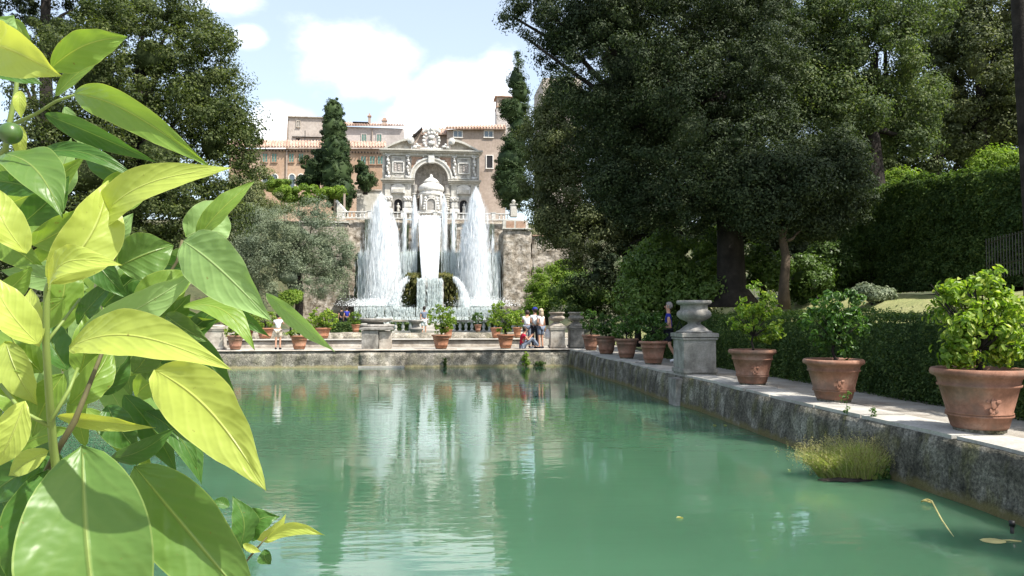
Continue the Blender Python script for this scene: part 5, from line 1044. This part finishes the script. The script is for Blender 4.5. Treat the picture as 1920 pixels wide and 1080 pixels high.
# ================================================================ POOL EDGE PLANTS
def tuft(name, label, c, rx, ry, h, n, mat, heads=None, lean=(0, 0), parts=None):
    t = thing(name, label, 'plant', c)
    def blades(n, mat, hh, w, nm):
        V = []; 
        a = rng.random(n) * 2 * PI; r = np.sqrt(rng.random(n)); bx_ = r * np.cos(a) * rx; by_ = r * np.sin(a) * ry
        hgt = hh * (.28 + .85 * rng.random(n)) * (1 - .45 * r); sx = np.cos(a) * r * .75 + rng.normal(size=n) * .3 + lean[0]; sy = np.sin(a) * r * .35 + rng.normal(size=n) * .2 + lean[1]
        th = rng.random(n) * PI; w = w * (.6 + .8 * rng.random(n)); dx = np.stack([np.cos(th) * w, np.sin(th) * w, np.zeros(n)], 1)
        b = np.stack([bx_, by_, np.zeros(n)], 1); m = b + np.stack([sx * hgt * .35, sy * hgt * .35, hgt * .6], 1); e = b + np.stack([sx * hgt, sy * hgt, hgt], 1)
        V = np.stack([b - dx, b + dx, m + dx * .8, m - dx * .8, e], 1).reshape(-1, 3)
        me = bpy.data.meshes.new(nm); me.vertices.add(n * 5); me.vertices.foreach_set('co', V.astype(np.float32).ravel())
        fl = np.array([0, 1, 2, 3, 3, 2, 4]); idx = (np.arange(n)[:, None] * 5 + fl).ravel(); me.loops.add(len(idx)); me.loops.foreach_set('vertex_index', idx.astype(np.int32)); me.polygons.add(2 * n)
        st = (np.arange(n)[:, None] * 7 + np.array([0, 4])).ravel(); me.polygons.foreach_set('loop_start', st.astype(np.int32)); me.polygons.foreach_set('loop_total', np.tile([4, 3], n).astype(np.int32)); me.update(calc_edges=True)
        obj(nm, me, mat, t)
        return e
    e = blades(n, mat, h, .005, 'blades')
    if heads:
        k = heads; e2 = blades(k, 'dry', h * 1.12, .0022, 'stalks'); per = 9; P = np.repeat(e2, per, 0) + rng.normal(size=(k * per, 3)) * np.array([.008, .008, .03]) - np.array([0, 0, .02])
        obj('seed_heads', leafmesh('seed_heads', P, unit(rng.normal(size=(len(P), 3))), .018, .35, -1.5), 'dry', t)
    return t
c = atz(1590, 893, WZ)
tuft('grass_clump', 'pale seeding grass clump growing from the foot of the right pool wall', (c.x + .1, c.y, WZ), .50, .24, .50, 3600, 'grassclump', 1800, (-.26, 0))
c2 = atz(1650, 895, WZ); t = thing('green_weed', 'dark leafy green weed at the right side of the pale grass clump', 'plant', (c2.x - .02, c2.y, WZ)); crown('foliage', [(Vector((0, 0, .1)), (.16, .14, .14))], 900, .045, 'lemondark', t, .05, corek=.6, per=12)
c = atz(1585, 900, WZ); t = thing('mud_bank', 'small brown clod of roots under the pale grass clump', 'soil', (c.x, c.y, WZ)); bm = B(); blob(bm, (0, 0, -.02), (.38, .17, .045), 3, 4, .5, 3); obj('clod', bm, 'bark', t, True)
c = atz(990, 690, WZ); tq = thing('wall_fern', 'bright green weed growing from the far wall below the seated visitor', 'plant', (c.x, 31.9, -.55)); crown('foliage', [(Vector((0, 0, .1)), (.15, .12, .24)), (Vector((.03, 0, .35)), (.1, .08, .1))], 500, .09, 'bright', tq, .08, corek=.5, per=10)
c = atz(1018, 690, WZ); tq = thing('wall_fern', 'dark green weed at the waterline right of the bright weed on the far wall', 'plant', (c.x, 31.9, -.6)); crown('foliage', [(Vector((0, 0, .02)), (.2, .12, .1))], 400, .08, 'hedge', tq, .08, corek=.5, per=10)
c = atz(835, 690, WZ); tq = thing('wall_moss', 'small trailing moss on the far wall below the middle pot', 'plant', (c.x, 31.92, -.55)); crown('foliage', [(Vector((0, 0, .05)), (.07, .08, .22))], 200, .07, 'hedge', tq, .05, corek=.5, per=10)
for i, (px, py, hh) in enumerate([(1588, 790, .45), (1635, 800, .3)]):
    tq = thing('thin_weed', ['tall thin weed sprouting beside the second pot from the right', 'short thin weed on the wall edge above the grass clump'][i], 'plant', atz(px, py, -.12)); bm = B(); limb(bm, (0, 0, 0), (.02, 0, hh), .006, .002, .03, 5, 5); obj('stem', bm, 'mid', tq)
    crown('foliage', [(Vector((0, 0, hh * .6)), (.05, .05, hh * .4))], 60, .05, 'lemondark', tq, .03, corek=0, per=6)
# knotted reed, floating disc and small pipe near the right bottom
c = atz(1742, 945, WZ); t = thing('knotted_rope', 'pale knotted rope trailing in the water near the right wall', 'rope', (c.x, c.y, WZ + .004))
e = atz(1795, 1015, WZ) - c; bm = B(); tube(bm, [(0, 0, .02), (.03, .0, .03), (e.x * .5, e.y * .5, .006), (e.x, e.y, -.012)], [.010, .010, .007, .004], 8)
obj('cord', bm, 'yellowish', t, True); bm = B(); tube(bm, [(.05 * math.cos(a) - .03, .04 * math.sin(a), .03 + .01 * math.sin(2 * a)) for a in [2 * PI * i / 16 for i in range(17)]], .009, 6); obj('knot', bm, 'dry', t, True)
c = atz(1862, 1015, WZ); t = thing('yellow_disc', 'flat yellowish oval disc laid on the water beside the right wall', 'leaf', (c.x, c.y, WZ + .005)); bm = B(); blob(bm, (0, 0, 0), (.11, .085, .004), 3, 1, .15, 2); obj('blade', bm, 'yellowish', t, True); bm = B(); tube(bm, [(.09, 0, 0), (.16, -.01, .002), (.25, -.04, -.003)], .008, 6); obj('stalk', bm, 'yellowish', t, True)  # stands in for a sunken disc, shaped as a leaf on the surface
c = atz(1898, 1000, WZ); t = thing('overflow_pipe', 'short dark metal overflow pipe standing in the water at the right wall', 'pipe', (c.x, c.y, WZ - .1)); bm = B(); tube(bm, [(0, 0, 0), (0, 0, .2)], .018, 10); obj('pipe_body', bm, 'iron', t, True); bm = B(); tube(bm, [(0, 0, .17), (0, 0, .22)], .028, 10); obj('collar', bm, 'iron', t, True)
LE = [('small tan fallen leaf floating in mid pool', 1275, 972), ('tan leaf floating near the right wall below the first pot', 1340, 798), ('pale leaf floating at the left of the grass clump', 1480, 882), ('brown leaf floating by the stained wall left of the grass clump', 1360, 798)]
for lab, px, py in LE:
    c = atz(px, py, WZ); me = leafmesh('floating_leaf', np.array([[0, 0, 0.]]), np.array([[0.05, .1, 1.]]), .09, .5, 0, True); o = obj('floating_leaf', me, 'dry'); o.location = (c.x, c.y, WZ + .006); tag(o, lab, 'leaf')
# ================================================================ FOREGROUND CITRUS
def bigleaf_mat(name, base, light, trans, tc_, rough=.32):
    m, nt, b, o = base_mat(name)
    uv = nt.nodes.new('ShaderNodeUVMap'); sp = nt.nodes.new('ShaderNodeSeparateXYZ'); ln(nt, uv.outputs[0], sp.inputs[0])
    def mt(op, a, b_=None, c_=None):
        n = nt.nodes.new('ShaderNodeMath'); n.operation = op
        for i, v in enumerate((a, b_, c_)):
            if v is None: continue
            if isinstance(v, (int, float)): n.inputs[i].default_value = v
            else: ln(nt, v, n.inputs[i])
        return n.outputs[0]
    dv = mt('ABSOLUTE', mt('SUBTRACT', sp.outputs[1], .5))
    mid = mt('SUBTRACT', 1, mt('SMOOTH_MIN', mt('MULTIPLY', dv, 38), 1, .2))
    nzz = noise_node(nt, 30, 3, obj=True)
    ph = mt('ADD', mt('MULTIPLY', sp.outputs[0], 46), mt('ADD', mt('MULTIPLY', dv, -30), mt('MULTIPLY', nzz, 5)))
    vein = mt('POWER', mt('MULTIPLY_ADD', mt('SINE', ph), .5, .5), 3)
    n1 = noise_node(nt, 14, 4, obj=True)
    oi = nt.nodes.new('ShaderNodeObjectInfo')
    col = mixc(nt, n1, tuple(x * .86 for x in base), tuple(x * 1.12 for x in base))
    col = mixc(nt, mt('MULTIPLY', oi.outputs['Random'], .35), col, tuple(min(1, x * 1.5) for x in base))
    col = mixc(nt, mt('MULTIPLY', vein, .05), col, light)
    col = mixc(nt, mt('MULTIPLY', mt('MAXIMUM', mid, 0), .85), col, light)
    edge = mt('GREATER_THAN', dv, .485); col = mixc(nt, mt('MULTIPLY', edge, .5), col, light)
    ln(nt, col, b.inputs['Base Color']); b.inputs['Roughness'].default_value = rough + .06; b.inputs['Specular IOR Level'].default_value = .33
    fr = noise_node(nt, 160, 3, obj=True); fk = nt.nodes.new('ShaderNodeMapRange'); ln(nt, fr, fk.inputs[0]); fk.inputs[1].default_value = .70; fk.inputs[2].default_value = .76; fk.inputs[4].default_value = .7
    col = mixc(nt, fk.outputs[0], col, (.16, .11, .03)); ln(nt, col, b.inputs['Base Color'])
    h = mt('ADD', mt('MULTIPLY', vein, -.12), mt('ADD', mt('MULTIPLY', noise_node(nt, 34, 2, (1, 1, 1.6), obj=True), 2.2), mt('MULTIPLY', mt('MAXIMUM', mid, 0), -1)))
    bump(nt, h, .5, .003, b)
    t = nt.nodes.new('ShaderNodeBsdfTranslucent'); ln(nt, mixc(nt, 1.0, col, tc_, 'MULTIPLY'), t.inputs[0])
    ms = nt.nodes.new('ShaderNodeMixShader'); ms.inputs[0].default_value = trans; ln(nt, b.outputs[0], ms.inputs[1]); ln(nt, t.outputs[0], ms.inputs[2]); ln(nt, ms.outputs[0], o.inputs[0]); return m
Mt['by'] = bigleaf_mat('young_yellow_leaf', (.38, .46, .10), (.56, .62, .2), .45, (1.5, 1.35, .5))
Mt['bg'] = bigleaf_mat('green_leaf', (.15, .245, .045), (.38, .46, .12), .38, (1.9, 1.8, .6))
Mt['bm'] = bigleaf_mat('mature_leaf', (.095, .175, .04), (.28, .36, .11), .28, (1.8, 1.8, .6))
Mt['bd'] = bigleaf_mat('dark_leaf', (.05, .12, .022), (.20, .28, .08), .25, (1.8, 2.0, .6))
Mt['bp'] = bigleaf_mat('pale_leaf_underside', (.22, .34, .12), (.40, .5, .24), .3, (1.3, 1.5, .5), .5)
fg = thing('citrus_branch', 'leafy citrus branches with big bright leaves filling the left foreground', 'plant', near(90, 900, .62)); FO = Vector(fg.location)
viewd = lambda p: (p - Vector((0, 0, EYE))).normalized()
def bigleaf(bx_, by_, tx_, ty_, w, dep=.62, mat='bg', bend=0, dd=0, roll=.4, curl=.12, fold=.16, shape=1.0, wave=.6):
    """base px, tip px, apparent width px, distance, in-plane bend px, tip depth offset, roll of the blade out of the picture"""
    A = near(bx_, by_, dep); Bp = near(tx_, ty_, dep + dd); vd = viewd(A); ax = Bp - A; Ln = ax.length; side = ax.cross(vd).normalized()
    nrm = side.cross(ax).normalized()   # faces the viewer
    if nrm.dot(vd) > 0: nrm = -nrm
    wd = w / F * dep / 2; bw = -bend / F * dep * (1 if tx_ >= bx_ else -1); n = 22; m = 5
    cs = 1; ws = side * wd + nrm * wd * roll * 1.0; nn = (nrm - side * roll).normalized()
    bm = B(); uvl = bm.loops.layers.uv.new('uv'); rows = []; sd = random.random() * 50
    for i in range(n + 1):
        u = i / n; prof = (math.sin(PI * min(1, u ** .78 * 1.0)) ** .72) * (1 - .12 * u) if u < .999 else 0
        prof = max(0, math.sin(PI * u ** (.80 * shape))) ** .8; prof *= (1 - .35 * max(0, u - .72) / .28)
        c = A + ax * u + side * bw * math.sin(PI * u) + nn * Ln * curl * (math.sin(PI * u) - u * .5 * curl)
        row = []
        for j in range(-m, m + 1):
            v = j / m; wv = wave * wd * .35 * noise.noise(Vector((u * 7 + sd, v * 1.3, sd))) * abs(v)
            row.append((bm.verts.new(c + ws * v * prof + nn * (abs(v) ** 1.3 * fold * wd * 2 * prof * (.6 if mat == 'bp' else 1) + wv) - FO), (u, (v + 1) / 2)))
        rows.append(row)
    for p, q in zip(rows, rows[1:]):
        for j in range(2 * m):
            f = bm.faces.new([p[j][0], p[j + 1][0], q[j + 1][0], q[j][0]])
            for lp, uvv in zip(f.loops, (p[j][1], p[j + 1][1], q[j + 1][1], q[j][1])): lp[uvl].uv = uvv
    bmesh.ops.remove_doubles(bm, verts=bm.verts[:], dist=1e-6)
    return obj('leaf', bm, mat, fg, True)
def stem(pts, r, mat='bg', name='stem'):
    bm = B(); tube(bm, [near(*p) - FO for p in pts], [x * .001 for x in r], 10); return obj(name, bm, mat, fg, True)
Mt['stemg'] = plain('green_stem', (.16, .22, .05), .5, .4); Mt['stemb'] = plain('brown_twig', (.11, .10, .045), .7, .3, var=.4, scale=40)
LV = [  # base, tip, width, depth, material, bend, dd, roll, extras
 (95, 128, 240, 69, 66, .62, 'bg', -22, .02, .5), (-30, 80, 116, 143, 92, .58, 'by', -14, -.02, .3), (-20, 130, 80, 158, 40, .60, 'bd', 0, 0, -.5), (103, 180, 205, 92, 26, .66, 'bg', 6, 0, -.8),
 (137, 175, 394, 314, 58, .60, 'bg', -30, -.05, .3), (84, 214, 292, 305, 40, .64, 'bd', -16, 0, .6), (54, 294, 267, 341, 30, .63, 'bd', -18, 0, -.5), (120, 200, 178, 286, 30, .68, 'bp', 0, 0, .4),
 (8, 288, 118, 408, 82, .60, 'bm', -12, -.03, -.4), (-10, 70, 26, 28, 42, .6, 'bp', 0, 0, .2), (28, 36, 62, 96, 24, .64, 'bg', -3, 0, .5), (38, 170, 40, 222, 22, .62, 'by', 0, 0, .2), (36, 234, 42, 302, 26, .62, 'by', 0, 0, .2),
 (163, 450, 434, 314, 62, .54, 'by', -24, -.02, -.5), (93, 533, 204, 338, 104, .50, 'by', 10, .03, .35), (50, 476, -12, 345, 62, .52, 'by', 16, 0, .3), (89, 545, 229, 497, 52, .50, 'by', -26, -.02, -.6),
 (348, 444, 413, 374, 84, .62, 'bp', 12, .02, .15), (367, 452, 476, 340, 38, .60, 'bg', 4, .01, -.7), (343, 452, 506, 600, 98, .58, 'bp', -16, -.05, .3), (498, 550, 627, 660, 30, .64, 'bp', -9, .0, .6),
 (222, 500, 326, 460, 92, .64, 'bm', -6, .02, .2), (344, 574, 478, 656, 44, .60, 'bg', -20, -.02, -.6), (300, 700, 352, 800, 46, .66, 'bd', 0, 0, .3), (250, 700, 300, 620, 50, .64, 'bm', 0, 0, .4), (330, 640, 420, 560, 40, .66, 'bd', 0, 0, .3), (200, 760, 260, 850, 60, .66, 'bd', 0, 0, .3), (270, 770, 370, 880, 50, .67, 'bd', -8, 0, -.4), (60, 860, 130, 960, 90, .60, 'bd', 0, 0, .3), (20, 880, 90, 990, 70, .58, 'bm', 0, 0, -.3), (310, 590, 390, 640, 46, .64, 'bm', 0, 0, .3), (385, 566, 506, 632, 30, .66, 'bd', -14, 0, .4), (130, 650, 433, 692, 84, .50, 'by', -20, -.04, -.35),
 (146, 632, 372, 508, 64, .54, 'bp', -8, .03, .6), (250, 560, 372, 512, 60, .58, 'bg', 8, .02, -.4), (72, 645, -18, 512, 66, .48, 'by', 14, -.01, .3), (74, 650, 58, 540, 44, .50, 'by', 0, .02, -.4), (46, 752, -14, 880, 60, .50, 'by', 10, 0, .3),
 (291, 694, 498, 920, 112, .56, 'by', -30, -.05, .25), (154, 834, 216, 1330, 214, .52, 'bm', 4, -.03, .15), (252, 874, 490, 1160, 136, .56, 'bm', -12, -.02, .3), (107, 780, 291, 803, 28, .56, 'by', -12, 0, .7),
 (232, 740, 332, 888, 52, .68, 'bd', -14, 0, .3), (300, 790, 378, 908, 44, .70, 'bd', -8, 0, -.4), (90, 880, 30, 1120, 130, .55, 'bd', 0, -.02, -.3), (88, 862, -30, 940, 70, .55, 'bd', 0, 0, .4), (92, 845, 16, 892, 40, .54, 'by', 0, 0, .3),
 (60, 790, -20, 700, 60, .56, 'bg', 0, 0, .3), (130, 760, 210, 650, 60, .56, 'bg', 0, .03, .5), (80, 700, 10, 600, 70, .56, 'bg', 4, .02, -.3), (150, 700, 160, 590, 60, .6, 'bg', 0, 0, .5), (200, 690, 250, 610, 50, .6, 'bp', 0, 0, -.3),
 (160, 640, 290, 560, 44, .6, 'bg', 6, 0, .4), (60, 460, 190, 380, 60, .66, 'bg', 0, 0, .3), (40, 420, 130, 330, 60, .68, 'bd', 0, 0, .3), (160, 460, 240, 560, 50, .66, 'bd', 0, 0, .3), (180, 470, 250, 400, 44, .68, 'bp', 0, 0, .3),
 (120, 560, 30, 620, 50, .56, 'bg', 0, 0, -.4), (10, 640, 70, 760, 60, .56, 'by', 0, 0, .4), (120, 700, 60, 820, 60, .58, 'bg', 0, 0, .4), (190, 740, 240, 650, 44, .62, 'bd', 0, 0, .4), (250, 620, 420, 600, 40, .66, 'bg', -10, 0, .5),
 (330, 610, 440, 740, 60, .66, 'bd', -6, 0, .3), (280, 660, 410, 730, 44, .66, 'bd', -8, 0, -.3), (20, 340, 60, 300, 30, .66, 'bd', 0, 0, .3), (180, 600, 330, 560, 36, .64, 'bd', -8, 0, .4), (-10, 560, 60, 500, 44, .62, 'bg', 0, 0, .4), (0, 980, 70, 1100, 70, .6, 'bd', 0, 0, .4), (210, 860, 330, 800, 40, .64, 'bd', 6, 0, .3),
]
random.seed(11)
for q in LV: bigleaf(q[0], q[1], q[2], q[3], q[4], q[5], q[6], q[7], q[8], q[9])
for i in range(26):
    x = random.uniform(120, 300); y = random.uniform(480, 760); a = random.uniform(-.9, 1.3); l = random.uniform(80, 130)
    bigleaf(x, y, x + l * math.cos(a), y + l * math.sin(a), random.uniform(28, 52), random.uniform(.66, .8), random.choice(['bd', 'bm', 'bm', 'bg', 'bp']), random.uniform(-12, 6), random.uniform(-.03, .03), random.uniform(-.8, .8))
for i in range(66):   # leaves deeper in the bush
    x = random.uniform(-60, 270); y = random.uniform(330, 1080); a = random.uniform(0, 2 * PI); l = random.uniform(90, 170)
    if x + l * math.cos(a) > 300 and y > 700: a += PI
    bigleaf(x, y, x + l * math.cos(a), y + l * math.sin(a), random.uniform(30, 66), random.uniform(.66, .86), random.choice(['bd', 'bd', 'bg', 'bg', 'bp']), random.uniform(-12, 12), random.uniform(-.03, .03), random.uniform(-.8, .8))
stem([(104, 1150, .55), (108, 900, .55), (100, 840, .54), (92, 740, .52), (86, 640, .505), (88, 545, .50), (94, 520, .50)], [3.2, 3, 2.8, 2.5, 2.3, 2, 1.4], 'stemg')
stem([(30, 1000, .58), (70, 920, .57), (110, 840, .55), (140, 790, .55), (160, 740, .55), (200, 640, .58), (300, 540, .6), (332, 490, .61), (342, 450, .61)], [2.6, 2.4, 2.3, 2.2, 1.7, 1.4, 1.2, 1.1, 1.2], 'stemb')
stem([(-30, 330, .64), (10, 280, .63), (18, 230, .63), (30, 170, .63), (40, 60, .64)], [2.6, 2.4, 2.2, 1.8, 1], 'stemg'); stem([(20, 235, .63), (65, 215, .63), (105, 190, .62), (140, 178, .61)], [1.6, 1.4, 1.2, .9], 'stemg'); stem([(105, 1120, .57), (78, 980, .57), (72, 920, .57)], [3.5, 3, 2.4], 'stemb')
stem([(0, 720, .53), (40, 770, .53), (95, 800, .53)], [1.2, 1.3, 1.4], 'stemg'); stem([(95, 790, .52), (130, 730, .53), (146, 690, .54)], [1.6, 1.3, 1], 'stemg'); stem([(88, 640, .505), (120, 600, .52), (150, 560, .54)], [1.2, 1, .8], 'stemg')
bm = B(); blob(bm, near(20, 250, .60) - FO, (.0085, .0085, .0085), 3, 1, .04); obj('fruit', bm, 'fruit', fg, True)
# low sprig over the water
sp = thing('citrus_sprig', 'small separate citrus sprig with curled leaves hanging over the water', 'plant', near(470, 1040, .85)); KFO = FO; FO = Vector(sp.location); fg0 = fg; fg = sp
for q in [(448, 1030, 436, 930, 50, .85, 'bd', -10, 0, .4), (470, 1010, 524, 968, 52, .86, 'bd', -16, 0, -.3), (500, 1012, 609, 1004, 24, .84, 'by', -22, 0, .4), (480, 1012, 536, 965, 26, .87, 'by', 6, 0, .5), (440, 1015, 392, 942, 22, .87, 'bd', 14, 0, -.6), (496, 1030, 508, 1058, 26, .85, 'bd', 5, 0, .2), (430, 950, 400, 938, 20, .88, 'bd', 0, 0, .3), (456, 1020, 490, 1035, 14, .85, 'by', 0, 0, .3)]:
    bigleaf(*q)
stem([(440, 1085, .86), (462, 1052, .86), (480, 1030, .855), (500, 1008, .85)], [1.3, 1.2, 1.1, .8], 'stemb'); stem([(475, 1035, .855), (450, 1025, .855), (446, 1000, .855)], [.9, .8, .6], 'stemg')
fg = fg0; FO = KFO
